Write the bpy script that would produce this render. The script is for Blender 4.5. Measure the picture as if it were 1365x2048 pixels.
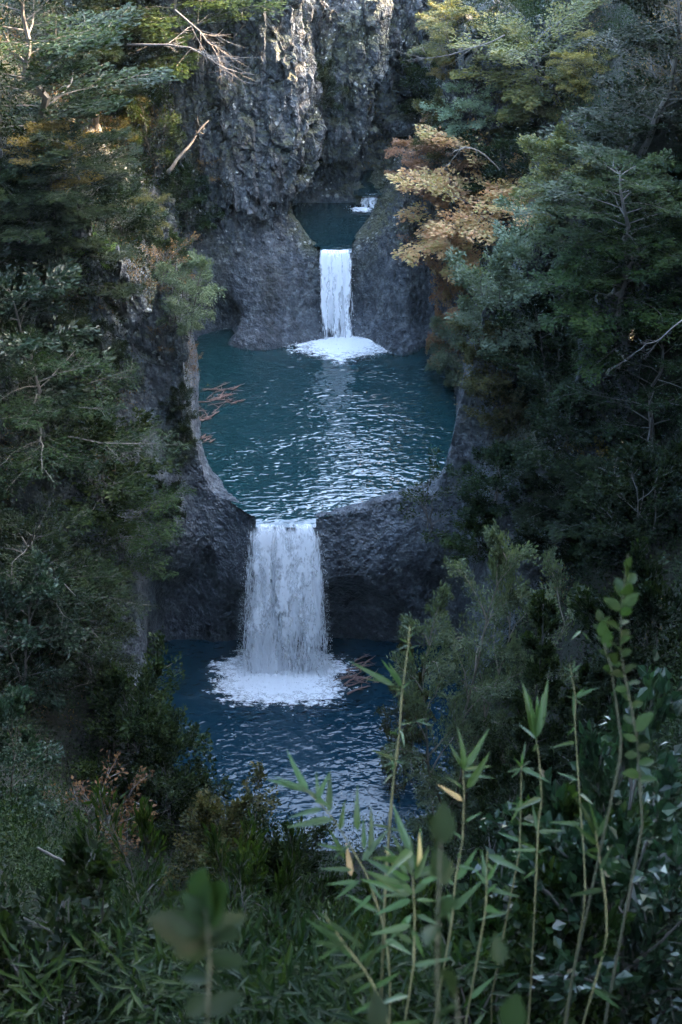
import bpy, math, random, time
import numpy as np
from mathutils import Vector, Matrix
from mathutils.bvhtree import BVHTree
R = math.radians
SC = bpy.context.scene
COL = SC.collection
for o in list(bpy.data.objects):
    bpy.data.objects.remove(o)

# ------------------------------------------------------------------ camera, sky, sun, exposure
CAM_Z, PITCH, LENS = 34.0, 34.0, 50.0
cam_data = bpy.data.cameras.new('camera')
cam_data.sensor_fit = 'VERTICAL'
cam_data.sensor_height = 36.0
cam_data.sensor_width = 24.0
cam_data.lens = LENS
cam_data.clip_start = 0.05
cam_data.clip_end = 600
cam_data.dof.use_dof = True
cam_data.dof.focus_distance = 45.0
cam_data.dof.aperture_fstop = 5.6
cam = bpy.data.objects.new('camera', cam_data)
cam.location = (0, 0, CAM_Z)
cam.rotation_euler = (R(90 - PITCH), 0, 0)
COL.objects.link(cam)
SC.camera = cam

HAZE = 0.00009
SUN_EL, SUN_AZ = 27.0, 82.0          # azimuth clockwise from +Y (view direction); + is to the right
world = bpy.data.worlds.new('World')
SC.world = world
world.use_nodes = True
wn = world.node_tree
for n in list(wn.nodes):
    wn.nodes.remove(n)
sky = wn.nodes.new('ShaderNodeTexSky')
sky.sky_type = 'NISHITA'
sky.sun_disc = False
sky.sun_elevation = R(SUN_EL)
sky.sun_rotation = R(SUN_AZ)
sky.air_density = 1.3
sky.dust_density = 4.0
sky.ozone_density = 1.6
bg = wn.nodes.new('ShaderNodeBackground')
bg.inputs[1].default_value = 0.15
wout = wn.nodes.new('ShaderNodeOutputWorld')
wn.links.new(sky.outputs[0], bg.inputs[0])
wn.links.new(bg.outputs[0], wout.inputs[0])

sun_data = bpy.data.lights.new('sun', 'SUN')
sun_data.energy = 2.2
sun_data.angle = R(0.5)
sun_data.color = (1.0, 0.72, 0.48)
sun = bpy.data.objects.new('sun', sun_data)
sdir = Vector((math.cos(R(SUN_EL)) * math.sin(R(SUN_AZ)), math.cos(R(SUN_EL)) * math.cos(R(SUN_AZ)), math.sin(R(SUN_EL))))
sun.rotation_euler = sdir.to_track_quat('Z', 'Y').to_euler()
sun.location = sdir * 120
COL.objects.link(sun)

SC.view_settings.view_transform = 'Standard'
SC.view_settings.look = 'None'
SC.view_settings.exposure = 4.8
SC.view_settings.gamma = 1.0
SC.view_settings.use_curve_mapping = False
SC.cycles.transparent_max_bounces = 16
SC.cycles.max_bounces = 6
SC.cycles.diffuse_bounces = 3
SC.cycles.glossy_bounces = 3
SC.cycles.transmission_bounces = 4
SC.cycles.volume_bounces = 1
SC.cycles.sample_clamp_indirect = 6.0

# ------------------------------------------------------------------ picture <-> place
FPX = 2048 / 36.0 * LENS
_cp, _sp = math.cos(R(PITCH)), math.sin(R(PITCH))
FWD, UPV = Vector((0, _cp, -_sp)), Vector((0, _sp, _cp))
EYE = Vector((0, 0, CAM_Z))

def ray(px, py):
    return FWD + Vector(((px - 682.5) / FPX, 0, 0)) - UPV * ((py - 1024) / FPX)

def at_z(px, py, z):
    d = ray(px, py)
    return EYE + d * ((z - CAM_Z) / d.z)

def at_y(px, py, y):
    d = ray(px, py)
    return EYE + d * (y / d.y)

def at_depth(px, py, dep):
    return EYE + ray(px, py) * dep

# ------------------------------------------------------------------ noise
def _hash(ix, iy, iz, seed):
    h = (ix.astype(np.int64) * 374761393 + iy.astype(np.int64) * 668265263 + iz.astype(np.int64) * 2147483647 + seed * 974711) & 0xFFFFFFFF
    h = ((h ^ (h >> 13)) * 1274126177) & 0xFFFFFFFF
    h = ((h ^ (h >> 15)) * 2246822519) & 0xFFFFFFFF
    return ((h ^ (h >> 16)) & 0xFFFFFF).astype(np.float32) / 16777216.0

def vnoise(x, y, z, seed=0):
    x, y, z = np.broadcast_arrays(x, y, z)
    fx, fy, fz = np.floor(x), np.floor(y), np.floor(z)
    ix, iy, iz = fx.astype(np.int64), fy.astype(np.int64), fz.astype(np.int64)
    u, v, w = x - fx, y - fy, z - fz
    u, v, w = u * u * (3 - 2 * u), v * v * (3 - 2 * v), w * w * (3 - 2 * w)
    def c(a, b, d):
        return _hash(ix + a, iy + b, iz + d, seed)
    x00 = c(0, 0, 0) * (1 - u) + c(1, 0, 0) * u
    x10 = c(0, 1, 0) * (1 - u) + c(1, 1, 0) * u
    x01 = c(0, 0, 1) * (1 - u) + c(1, 0, 1) * u
    x11 = c(0, 1, 1) * (1 - u) + c(1, 1, 1) * u
    return (x00 * (1 - v) + x10 * v) * (1 - w) + (x01 * (1 - v) + x11 * v) * w      # 0..1

def fbm(x, y, z, octs=4, seed=0, gain=0.5):
    s, a, t, f = 0.0, 1.0, 0.0, 1.0
    for i in range(octs):
        s = s + a * vnoise(x * f, y * f, z * f, seed + i * 17)
        t += a
        a *= gain
        f *= 2.03
    return s / t * 2 - 1                                                            # -1..1

def worley(x, y, z, seed=0):
    ix, iy, iz = np.floor(x).astype(np.int64), np.floor(y).astype(np.int64), np.floor(z).astype(np.int64)
    f1 = np.full(x.shape, 9.0, np.float32)
    f2 = np.full(x.shape, 9.0, np.float32)
    cid = np.zeros(x.shape, np.float32)
    for a in (-1, 0, 1):
        for b in (-1, 0, 1):
            for c in (-1, 0, 1):
                jx, jy, jz = ix + a, iy + b, iz + c
                px = jx + _hash(jx, jy, jz, seed)
                py = jy + _hash(jx, jy, jz, seed + 1)
                pz = jz + _hash(jx, jy, jz, seed + 2)
                d = (px - x) ** 2 + (py - y) ** 2 + (pz - z) ** 2
                m = d < f1
                f2 = np.where(m, f1, np.minimum(f2, d))
                cid = np.where(m, _hash(jx, jy, jz, seed + 3), cid)
                f1 = np.where(m, d, f1)
    return np.sqrt(f1), np.sqrt(f2), cid

def sstep(a, b, x):
    t = np.clip((x - a) / (b - a), 0, 1)
    return t * t * (3 - 2 * t)

def smin(a, b, k):
    h = np.clip(0.5 + 0.5 * (b - a) / k, 0, 1)
    return b * (1 - h) + a * h - k * h * (1 - h)

def smax(a, b, k):
    return -smin(-a, -b, k)

def poly_sdf(x, y, P):
    d = np.full(np.broadcast(x, y).shape, 1e9, np.float32)
    inside = np.zeros(d.shape, bool)
    n = len(P)
    for i in range(n):
        ax, ay = P[i]
        bx, by = P[(i + 1) % n]
        ex, ey = bx - ax, by - ay
        t = np.clip(((x - ax) * ex + (y - ay) * ey) / (ex * ex + ey * ey), 0, 1)
        d = np.minimum(d, (x - ax - ex * t) ** 2 + (y - ay - ey * t) ** 2)
        cond = ((ay > y) != (by > y)) & (x < ex * (y - ay) / (ey if abs(ey) > 1e-9 else 1e-9) + ax)
        inside ^= cond
    d = np.sqrt(d)
    return np.where(inside, -d, d)

def smooth_poly(P, it=2):
    for _ in range(it):
        Q = []
        for i in range(len(P)):
            a, b = P[i], P[(i + 1) % len(P)]
            Q += [(a[0] * .75 + b[0] * .25, a[1] * .75 + b[1] * .25), (a[0] * .25 + b[0] * .75, a[1] * .25 + b[1] * .75)]
        P = Q
    return P

# ------------------------------------------------------------------ mesh + object helpers
def link(name, me, mat=None, parent=None, loc=None):
    o = bpy.data.objects.new(name, me)
    COL.objects.link(o)
    if me is not None and mat is not None and len(me.materials) == 0:
        me.materials.append(mat)
    if parent is not None:
        o.parent = parent
    if loc is not None:
        o.location = loc
    return o

def tag(o, label=None, cat=None, group=None, kind=None):
    for k, v in (('label', label), ('category', cat), ('group', group), ('kind', kind)):
        if v:
            o[k] = v
    return o

def np_mesh(name, V, F, smooth=False, tint=None, uv=None, mats=None, mat_idx=None):
    """V (n,3); F (m,3) or (m,4)"""
    V = np.ascontiguousarray(V, np.float32)
    F = np.ascontiguousarray(F, np.int32)
    me = bpy.data.meshes.new(name)
    m, k = F.shape
    me.vertices.add(len(V))
    me.vertices.foreach_set('co', V.ravel())
    me.loops.add(m * k)
    me.loops.foreach_set('vertex_index', F.ravel())
    me.polygons.add(m)
    me.polygons.foreach_set('loop_start', np.arange(0, m * k, k, dtype=np.int32))
    if smooth:
        me.polygons.foreach_set('use_smooth', np.ones(m, bool))
    else:
        me.polygons.foreach_set('use_smooth', np.zeros(m, bool))
    if mats:
        for x in mats:
            me.materials.append(x)
    if mat_idx is not None:
        me.polygons.foreach_set('material_index', np.ascontiguousarray(mat_idx, np.int32))
    if tint is not None:
        at = me.attributes.new('tint', 'FLOAT', 'POINT')
        at.data.foreach_set('value', np.ascontiguousarray(tint, np.float32))
    if uv is not None:
        l = me.uv_layers.new(name='UVMap')
        l.data.foreach_set('uv', np.ascontiguousarray(uv[F.ravel()], np.float32).ravel())
    me.update(calc_edges=True)
    return me

class Acc:
    """collects triangles"""
    def __init__(s):
        s.V, s.F, s.T, s.n = [], [], [], 0
    def add(s, V, F, tint=0.5):
        V = np.asarray(V, np.float32).reshape(-1, 3)
        F = np.asarray(F, np.int32)
        s.V.append(V)
        s.F.append(F + s.n)
        s.T.append(np.broadcast_to(np.asarray(tint, np.float32), (len(V),)))
        s.n += len(V)
    def tube(s, pts, radii, sides=5, tint=0.5):
        pts = np.asarray(pts, np.float32)
        n = len(pts)
        tg = np.gradient(pts, axis=0)
        tg /= np.linalg.norm(tg, axis=1, keepdims=True) + 1e-9
        ref = np.array([0.31, 0.83, 0.46]) if abs(tg[0][2]) > 0.7 else np.array([0.05, 0.1, 0.99])
        a = np.cross(tg, ref)
        a /= np.linalg.norm(a, axis=1, keepdims=True) + 1e-9
        b = np.cross(tg, a)
        th = np.arange(sides) * 2 * np.pi / sides
        ring = pts[:, None, :] + np.asarray(radii, np.float32)[:, None, None] * (np.cos(th)[None, :, None] * a[:, None, :] + np.sin(th)[None, :, None] * b[:, None, :])
        V = ring.reshape(-1, 3)
        F = []
        for i in range(n - 1):
            for j in range(sides):
                q = i * sides + j, i * sides + (j + 1) % sides, (i + 1) * sides + (j + 1) % sides, (i + 1) * sides + j
                F += [(q[0], q[1], q[2]), (q[0], q[2], q[3])]
        V = np.vstack([V, pts[-1:], pts[:1]])
        e = n * sides
        for j in range(sides):
            F.append((e - sides + j, e - sides + (j + 1) % sides, e))
            F.append(((j + 1) % sides, j, e + 1))
        s.add(V, F, tint)
    def leaves(s, P, D, N, L, W, tint, fold=0.18):
        """diamond leaves folded on the midrib: P base, D direction, N normal"""
        P, D, N = (np.asarray(q, np.float32) for q in (P, D, N))
        n = len(P)
        D = D / (np.linalg.norm(D, axis=1, keepdims=True) + 1e-9)
        S = np.cross(D, N)
        S /= np.linalg.norm(S, axis=1, keepdims=True) + 1e-9
        Nn = np.cross(S, D)
        L = np.broadcast_to(np.asarray(L, np.float32), (n,))[:, None]
        W = np.broadcast_to(np.asarray(W, np.float32), (n,))[:, None]
        mid = P + D * L * 0.48
        a = mid + S * W * 0.5 + Nn * W * fold
        b = mid - S * W * 0.5 + Nn * W * fold
        t = P + D * L
        V = np.stack([P, a, t, b], 1).reshape(-1, 3)
        i = np.arange(n, dtype=np.int32)[:, None] * 4
        F = np.concatenate([i + np.array([[0, 1, 2]]), i + np.array([[0, 2, 3]])], 1).reshape(-1, 3)
        s.add(V, F, np.repeat(np.broadcast_to(np.asarray(tint, np.float32), (n,)), 4))
    def mesh(s, name, smooth=False):
        return np_mesh(name, np.concatenate(s.V), np.concatenate(s.F), smooth, np.concatenate(s.T))

# ------------------------------------------------------------------ node helper
class NT:
    def __init__(s, name):
        s.mat = bpy.data.materials.new(name)
        s.mat.use_nodes = True
        s.t = s.mat.node_tree
        for n in list(s.t.nodes):
            s.t.nodes.remove(n)
        s.out = s.t.nodes.new('ShaderNodeOutputMaterial')
    def n(s, typ, **kw):
        nd = s.t.nodes.new('ShaderNode' + typ)
        for k, v in kw.items():
            if k.startswith('i_'):
                s.set(nd.inputs[k[2:].replace('_', ' ')], v)
            else:
                setattr(nd, k, v)
        return nd
    def set(s, inp, v):
        if isinstance(v, bpy.types.NodeSocket):
            s.t.links.new(v, inp)
        else:
            inp.default_value = v
    def math(s, op, a, b=None, clamp=False):
        nd = s.t.nodes.new('ShaderNodeMath')
        nd.operation = op
        nd.use_clamp = clamp
        s.set(nd.inputs[0], a)
        if b is not None:
            s.set(nd.inputs[1], b)
        return nd.outputs[0]
    def mix(s, f, a, b, blend='MIX'):
        nd = s.t.nodes.new('ShaderNodeMix')
        nd.data_type = 'RGBA'
        nd.blend_type = blend
        s.set(nd.inputs[0], f)
        s.set(nd.inputs[6], a)
        s.set(nd.inputs[7], b)
        return nd.outputs[2]
    def ramp(s, f, stops, interp='LINEAR'):
        nd = s.t.nodes.new('ShaderNodeValToRGB')
        nd.color_ramp.interpolation = interp
        e = nd.color_ramp.elements
        while len(e) < len(stops):
            e.new(0.5)
        for i, (p, c) in enumerate(stops):
            e[i].position = p
            e[i].color = c if len(c) == 4 else (*c, 1)
        s.set(nd.inputs[0], f)
        return nd.outputs[0]
    def rng(s, f, a, b, c=0.0, d=1.0):
        nd = s.t.nodes.new('ShaderNodeMapRange')
        s.set(nd.inputs[0], f)
        for i, v in enumerate((a, b, c, d)):
            nd.inputs[1 + i].default_value = v
        return nd.outputs[0]
    def noise(s, vec, scale, detail=4, rough=0.55, dist=0.0):
        nd = s.n('TexNoise')
        nd.inputs['Scale'].default_value = scale
        nd.inputs['Detail'].default_value = detail
        nd.inputs['Roughness'].default_value = rough
        nd.inputs['Distortion'].default_value = dist
        if vec is not None:
            s.set(nd.inputs['Vector'], vec)
        return nd.outputs[0]
    def vor(s, vec, scale, feature='F1', rand=1.0):
        nd = s.n('TexVoronoi', feature=feature)
        nd.inputs['Scale'].default_value = scale
        nd.inputs['Randomness'].default_value = rand
        if vec is not None:
            s.set(nd.inputs['Vector'], vec)
        return nd
    def mapping(s, vec, scale=(1, 1, 1), loc=(0, 0, 0)):
        nd = s.n('Mapping')
        nd.inputs['Scale'].default_value = scale
        nd.inputs['Location'].default_value = loc
        s.set(nd.inputs['Vector'], vec)
        return nd.outputs[0]
    def bump(s, h, strength, dist, normal=None):
        nd = s.n('Bump')
        nd.inputs['Strength'].default_value = strength
        nd.inputs['Distance'].default_value = dist
        s.set(nd.inputs['Height'], h)
        if normal is not None:
            s.set(nd.inputs['Normal'], normal)
        return nd.outputs[0]
    def done(s, shader):
        s.t.links.new(shader, s.out.inputs[0])
        return s.mat
# ------------------------------------------------------------------ materials of the setting
def make_rock_mat():
    k = NT('basalt_rock')
    pos = k.n('NewGeometry').outputs['Position']
    sep = k.n('SeparateXYZ')
    k.set(sep.inputs[0], pos)
    z = sep.outputs[2]
    big = k.noise(pos, 0.35, 5, 0.6)
    mid = k.noise(pos, 1.7, 6, 0.65)
    fine = k.noise(pos, 9.0, 4, 0.6)
    col = k.ramp(mid, [(0.25, (0.030, 0.035, 0.041)), (0.46, (0.066, 0.075, 0.086)), (0.62, (0.13, 0.14, 0.15)), (0.82, (0.24, 0.245, 0.245))])
    # brown weathering, in vertical runs
    runs = k.noise(k.mapping(pos, (1.3, 1.3, 0.16)), 1.4, 5, 0.6)
    high = k.rng(z, 1.0, 9.0)
    brown = k.math('MULTIPLY', k.rng(runs, 0.5, 0.68), k.math('ADD', k.math('MULTIPLY', high, 0.55), 0.05))
    col = k.mix(brown, col, (0.10, 0.075, 0.056, 1))
    dark = k.rng(k.noise(k.mapping(pos, (1.0, 1.0, 0.2), (7, 3, 1)), 1.1, 5, 0.65), 0.52, 0.66)
    col = k.mix(k.math('MULTIPLY', dark, 0.75), col, (0.016, 0.016, 0.018, 1))
    c1 = k.n('SeparateColor'); k.set(c1.inputs[0], k.vor(k.mapping(pos, (1, 1, .7)), 6.0).outputs['Color'])
    c2 = k.n('SeparateColor'); k.set(c2.inputs[0], k.vor(k.mapping(pos, (1, 1, .8), (3, 1, 2)), 13.0).outputs['Color'])
    chip = k.math('MULTIPLY', k.rng(c1.outputs[0], 0, 1, .72, 1.32), k.rng(c2.outputs[0], 0, 1, .8, 1.25))
    cc = k.n('CombineColor')
    for i_ in range(3):
        k.set(cc.inputs[i_], chip)
    col = k.mix(1.0, col, cc.outputs[0], 'MULTIPLY')
    # moss on ledges and in patches
    nz = k.n('SeparateXYZ')
    k.set(nz.inputs[0], k.n('NewGeometry').outputs['Normal'])
    moss = k.math('MULTIPLY', k.rng(k.math('ADD', k.math('MULTIPLY', nz.outputs[2], 0.30), big), 0.55, 0.75), k.rng(z, 1.5, 5.0))
    col = k.mix(k.math('MULTIPLY', moss, 0.8), col, k.mix(fine, (0.035, 0.045, 0.018, 1), (0.10, 0.095, 0.04, 1)))
    # lichen discs
    wob = k.n('VectorMath', operation='ADD')
    k.set(wob.inputs[0], pos)
    nz2 = k.n('TexNoise')
    nz2.inputs['Scale'].default_value = 5.0
    k.set(nz2.inputs['Vector'], pos)
    sc_ = k.n('VectorMath', operation='SCALE')
    k.set(sc_.inputs[0], nz2.outputs[1])
    sc_.inputs['Scale'].default_value = 0.16
    k.set(wob.inputs[1], sc_.outputs[0])
    lich = None
    for scl, thr, cut in ((2.0, 0.27, 0.66), (4.6, 0.32, 0.60)):
        v = k.vor(wob.outputs[0], scl)
        d = k.rng(v.outputs['Distance'], thr, thr - 0.09)
        csep = k.n('SeparateColor')
        k.set(csep.inputs[0], v.outputs['Color'])
        m = k.math('MULTIPLY', d, k.math('GREATER_THAN', csep.outputs[0], cut))
        lich = m if lich is None else k.math('MAXIMUM', lich, m)
    patch = k.math('MULTIPLY', k.rng(k.noise(pos, 0.55, 3, 0.5), 0.47, 0.57), k.rng(z, 2.5, 6.0))
    lich = k.math('MULTIPLY', lich, patch)
    col = k.mix(k.math('MULTIPLY', lich, 0.85), col, (0.50, 0.50, 0.46, 1))
    # wet rock by the pools
    wet_z = k.math('ADD', z, k.math('MULTIPLY', big, 1.6))
    wet = k.math('MAXIMUM', k.rng(wet_z, 1.9, 0.7), 0.0)
    col = k.mix(k.math('MULTIPLY', wet, 0.25), col, (0.040, 0.053, 0.070, 1))
    b1 = k.vor(k.mapping(pos, (1, 1, 0.62)), 4.2)
    b2 = k.vor(pos, 9.5)
    h = k.math('ADD', k.math('MULTIPLY', b1.outputs['Distance'], 0.9), k.math('MULTIPLY', b2.outputs['Distance'], 0.45))
    h = k.math('ADD', h, k.math('MULTIPLY', k.noise(pos, 3.0, 8, 0.7), 0.9))
    crk = k.n('TexVoronoi', feature='DISTANCE_TO_EDGE')
    crk.inputs['Scale'].default_value = 1.5
    k.set(crk.inputs['Vector'], k.mapping(wob.outputs[0], (1, 1, .3)))
    crack = k.math('MULTIPLY', k.rng(crk.outputs[0], .035, .0), k.rng(z, 3.5, 6.5))
    col = k.mix(k.math('MULTIPLY', crack, .75), col, (.012, .012, .013, 1))
    h = k.math('SUBTRACT', h, k.math('MULTIPLY', crack, .7))
    nrm = k.bump(h, 1.0, 0.17)
    p = k.n('BsdfPrincipled')
    k.set(p.inputs['Base Color'], col)
    k.set(p.inputs['Roughness'], k.rng(wet, 0, 1, 0.8, 0.33))
    k.set(p.inputs['Normal'], nrm)
    return k.done(p.outputs[0])

def make_soil_mat():
    k = NT('forest_floor')
    pos = k.n('NewGeometry').outputs['Position']
    a = k.noise(pos, 0.9, 6, 0.65)
    col = k.ramp(a, [(0.3, (0.010, 0.010, 0.008)), (0.5, (0.02, 0.018, 0.011)), (0.62, (0.016, 0.024, 0.011)), (0.8, (0.045, 0.034, 0.022))])
    p = k.n('BsdfPrincipled')
    k.set(p.inputs['Base Color'], col)
    p.inputs['Roughness'].default_value = 0.95
    k.set(p.inputs['Normal'], k.bump(k.noise(pos, 4, 8, 0.7), 1.0, 0.25))
    return k.done(p.outputs[0])

def make_water_mat(name, col, scale, strength, stretch=(1, 1.9, 1), ior=1.55, lev=.9):
    k = NT(name)
    pos = k.n('NewGeometry').outputs['Position']
    v = k.mapping(pos, stretch)
    h = k.math('ADD', k.noise(v, scale, 1, 0.4, 0.5), k.math('MULTIPLY', k.noise(v, scale * 0.37, 1, 0.5), 0.8))
    calm = k.rng(k.noise(k.mapping(pos, (.5, .8, 1)), .55, 3, .6, .5), .36, .62, .55, 1.6)
    h = k.math('MULTIPLY', h, calm)
    p = k.n('BsdfPrincipled')
    k.set(p.inputs['Base Color'], col)
    p.inputs['Roughness'].default_value = 0.03
    p.inputs['IOR'].default_value = ior
    p.inputs['Specular IOR Level'].default_value = lev
    k.set(p.inputs['Normal'], k.bump(h, 1.0, strength))
    return k.done(p.outputs[0])

ROCK = make_rock_mat()
SOIL = make_soil_mat()

# ------------------------------------------------------------------ plan of the gorge
POOL_U = smooth_poly([(-7.49, 66.43), (-7.05, 62.11), (-6.6, 57.26), (-6.16, 54.61), (-5.33, 52.53), (-4.15, 50.95), (-3.46, 50.3), (-2.39, 50.05), (-0.91, 50.25),
          (0.81, 51.14), (2.56, 51.93), (4.16, 53.14), (5.03, 54.61), (5.5, 58.19), (5.52, 62.11), (5.25, 65.5), (4.6, 67.2), (0.46, 68.3), (-3.22, 67.9), (-6.1, 67.4)], 1)
POOL_L = smooth_poly([(-8.3, 47.5), (-7.6, 44.6), (-6.5, 41.9), (-3.6, 39.2), (-0.8, 37.6), (2.9, 38.3), (4.6, 41), (5.0, 45), (5.4, 49.0), (5.0, 51.2), (3.4, 50.4), (1.5, 49.4), (-0.6, 48.75), (-2.2, 48.6), (-3.6, 48.8), (-5.2, 50.0), (-6.6, 51.6), (-8.2, 52.2)], 1)
POOL_3 = smooth_poly([(-2.95, 72.6), (-2.2, 69.5), (-1.22, 68.1), (0.10, 68.15), (0.95, 70.4), (2.1, 72.9), (2.3, 74.5), (0.5, 75.0), (-1.15, 74.6), (-2.6, 74.0)], 1)
Z_U, Z_L, Z_3 = 0.0, -7.75, 4.62

def terrain_h(x, y):
    """height of the ground (no overhangs) at x, y"""
    x, y = np.broadcast_arrays(np.asarray(x, np.float32), np.asarray(y, np.float32))
    zero = np.zeros_like(x)
    wob = fbm(x * 0.12, y * 0.12, zero, 3, 5) * 1.6
    dU = poly_sdf(x, y, POOL_U)
    dL = poly_sdf(x, y, POOL_L)
    left = sstep(0.5, -2.5, x)
    # banks of the upper pool
    side = np.maximum(sstep(4.6, 6.8, np.abs(x + 0.7)), sstep(55, 58, y) * 1.0)
    steep = 0.12 + 6.0 * side
    cl = 6.3 * left + 3.6 * (1 - left)
    sl = 1.5 * left + 2.1 * (1 - left)
    dd = np.maximum(dU, 0)
    hU = np.minimum(steep * dd, cl) + sl * np.maximum(dd - cl / steep, 0) + 0.06
    gate = sstep(66.3, 67.8, y) * sstep(-7.0, -5.0, x) * sstep(6.6, 5.0, x)
    hU = np.minimum(hU, 2.6 + 60 * (1 - gate))
    hU = np.where(dU < 0, np.maximum(-3.0, 2.5 * dU), hU)
    # banks of the lower pool and the slope up to the viewpoint
    wl = np.interp(y, [0, 10, 38, 40], [2.0, 3.0, 7.6, 7.6]).astype(np.float32)
    wr = np.interp(y, [0, 10, 24, 38, 40], [2.0, 2.6, 3.4, 4.6, 4.6]).astype(np.float32)
    ax = np.maximum(np.maximum(-wl - x, x - wr), 0)
    prof = np.interp(y, [-30, 0, 1, 3, 6, 12, 20, 28, 34, 38], [33.5, 32.0, 30.9, 28.4, 24.6, 16.6, 7.6, 0.0, -5.0, -7.75]).astype(np.float32)
    slope = prof - Z_L + np.where(x > 0, 1.9, 1.45) * np.minimum(ax, 22) * sstep(-8, 12, y)
    dl = np.maximum(dL, 0)
    hL = Z_L + np.minimum(2.2 * dl, 0.8) + slope * 1.0 + 0.0
    back = sstep(45.5, 48.0, y)                          # the dam and the walls beside it are steep
    hL = hL + back * (3.0 + 3.2 * dl + 9 * np.maximum(dl - 2.2, 0)) * sstep(0, .25, dl)
    hL = np.where(dL < 0, np.maximum(Z_L - 2.5, Z_L + 2.5 * dL), hL)
    # walls between: whichever is lower; side walls join
    hs = Z_L + 9.5 * sstep(0, 2.0, ax) + 1.45 * np.maximum(ax - 1.0, 0)
    hL = np.minimum(hL, np.maximum(hs, 3.0) + 60 * sstep(47, 43, y)) + 40 * sstep(51.0, 54.0, y)
    h = np.where(y < 44, hL, np.minimum(hU, hL))
    t = sstep(43, 46, y)
    h = hL * (1 - t) + np.minimum(hU, hL) * t
    # far wall: everything behind the upper pool climbs
    h = h + wob * sstep(2.0, 7.0, np.minimum(dU, dL)) * sstep(16, 30, y)
    cap = 33.0 + 4 * sstep(4, 14, x) - 18 * sstep(63.5, 70, y) * sstep(2, 8, x) * sstep(60, 45, x)  # right ridge height set to block sun, cut down upstream to admit it
    h = smin(h, cap + wob * 1.5 * sstep(16, 30, y), 6.0)
    h = h + ((fbm(x * .16, y * .16, zero, 3, 15) * 1.6 - .8) * sstep(40, 30, y) * sstep(6, 14, y))
    h = h + 3.5 * sstep(4, 12, x) * sstep(14, 4, y)
    return h

# ------------------------------------------------------------------ the rocks: a solid carved by water, polygonised
def surface_nets(F, org, st):
    S = F < 0
    nx, ny, nz = F.shape
    cnt = np.zeros((nx - 1, ny - 1, nz - 1), np.int8)
    for a in (0, 1):
        for b in (0, 1):
            for c in (0, 1):
                cnt += S[a:nx - 1 + a, b:ny - 1 + b, c:nz - 1 + c]
    act = (cnt > 0) & (cnt < 8)
    I, J, K = np.nonzero(act)
    idx = np.full(act.shape, -1, np.int32)
    idx[I, J, K] = np.arange(len(I), dtype=np.int32)
    pos = np.zeros((len(I), 3), np.float32)
    num = np.zeros(len(I), np.float32)
    corners = [(a, b, c) for a in (0, 1) for b in (0, 1) for c in (0, 1)]
    for p in corners:
        for ax in range(3):
            if p[ax] == 0:
                q = list(p)
                q[ax] = 1
                f0 = F[I + p[0], J + p[1], K + p[2]]
                f1 = F[I + q[0], J + q[1], K + q[2]]
                m = (f0 < 0) != (f1 < 0)
                t = np.where(m, f0 / np.where(m, f0 - f1, 1), 0)
                for d in range(3):
                    pos[:, d] += np.where(m, p[d] + (t if d == ax else 0), 0)
                num += m
    pos /= num[:, None]
    V = (pos + np.stack([I, J, K], 1)) * st + np.asarray(org, np.float32)
    Q = []
    for ax in range(3):
        sl0, sl1 = [slice(None)] * 3, [slice(None)] * 3
        sl0[ax], sl1[ax] = slice(0, -1), slice(1, None)
        A, B = S[tuple(sl0)], S[tuple(sl1)]
        ch = A != B
        e = np.stack(np.nonzero(ch), 1)
        flip = A[e[:, 0], e[:, 1], e[:, 2]]
        u, v = [(1, 2), (2, 0), (0, 1)][ax]
        ok = (e[:, u] > 0) & (e[:, v] > 0) & (e[:, u] < F.shape[u] - 1) & (e[:, v] < F.shape[v] - 1)
        e, flip = e[ok], flip[ok]
        def g(du, dv):
            t = e.copy()
            t[:, u] -= du
            t[:, v] -= dv
            return idx[t[:, 0], t[:, 1], t[:, 2]]
        quad = np.stack([g(1, 1), g(0, 1), g(0, 0), g(1, 0)], 1)
        quad[~flip] = quad[~flip][:, ::-1]
        Q.append(quad)
    return V, np.concatenate(Q)

BOX0, BOX1, ST = np.array([-13.0, 44.5, -10.2]), np.array([11.0, 84.0, 19.5]), 0.15

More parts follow.
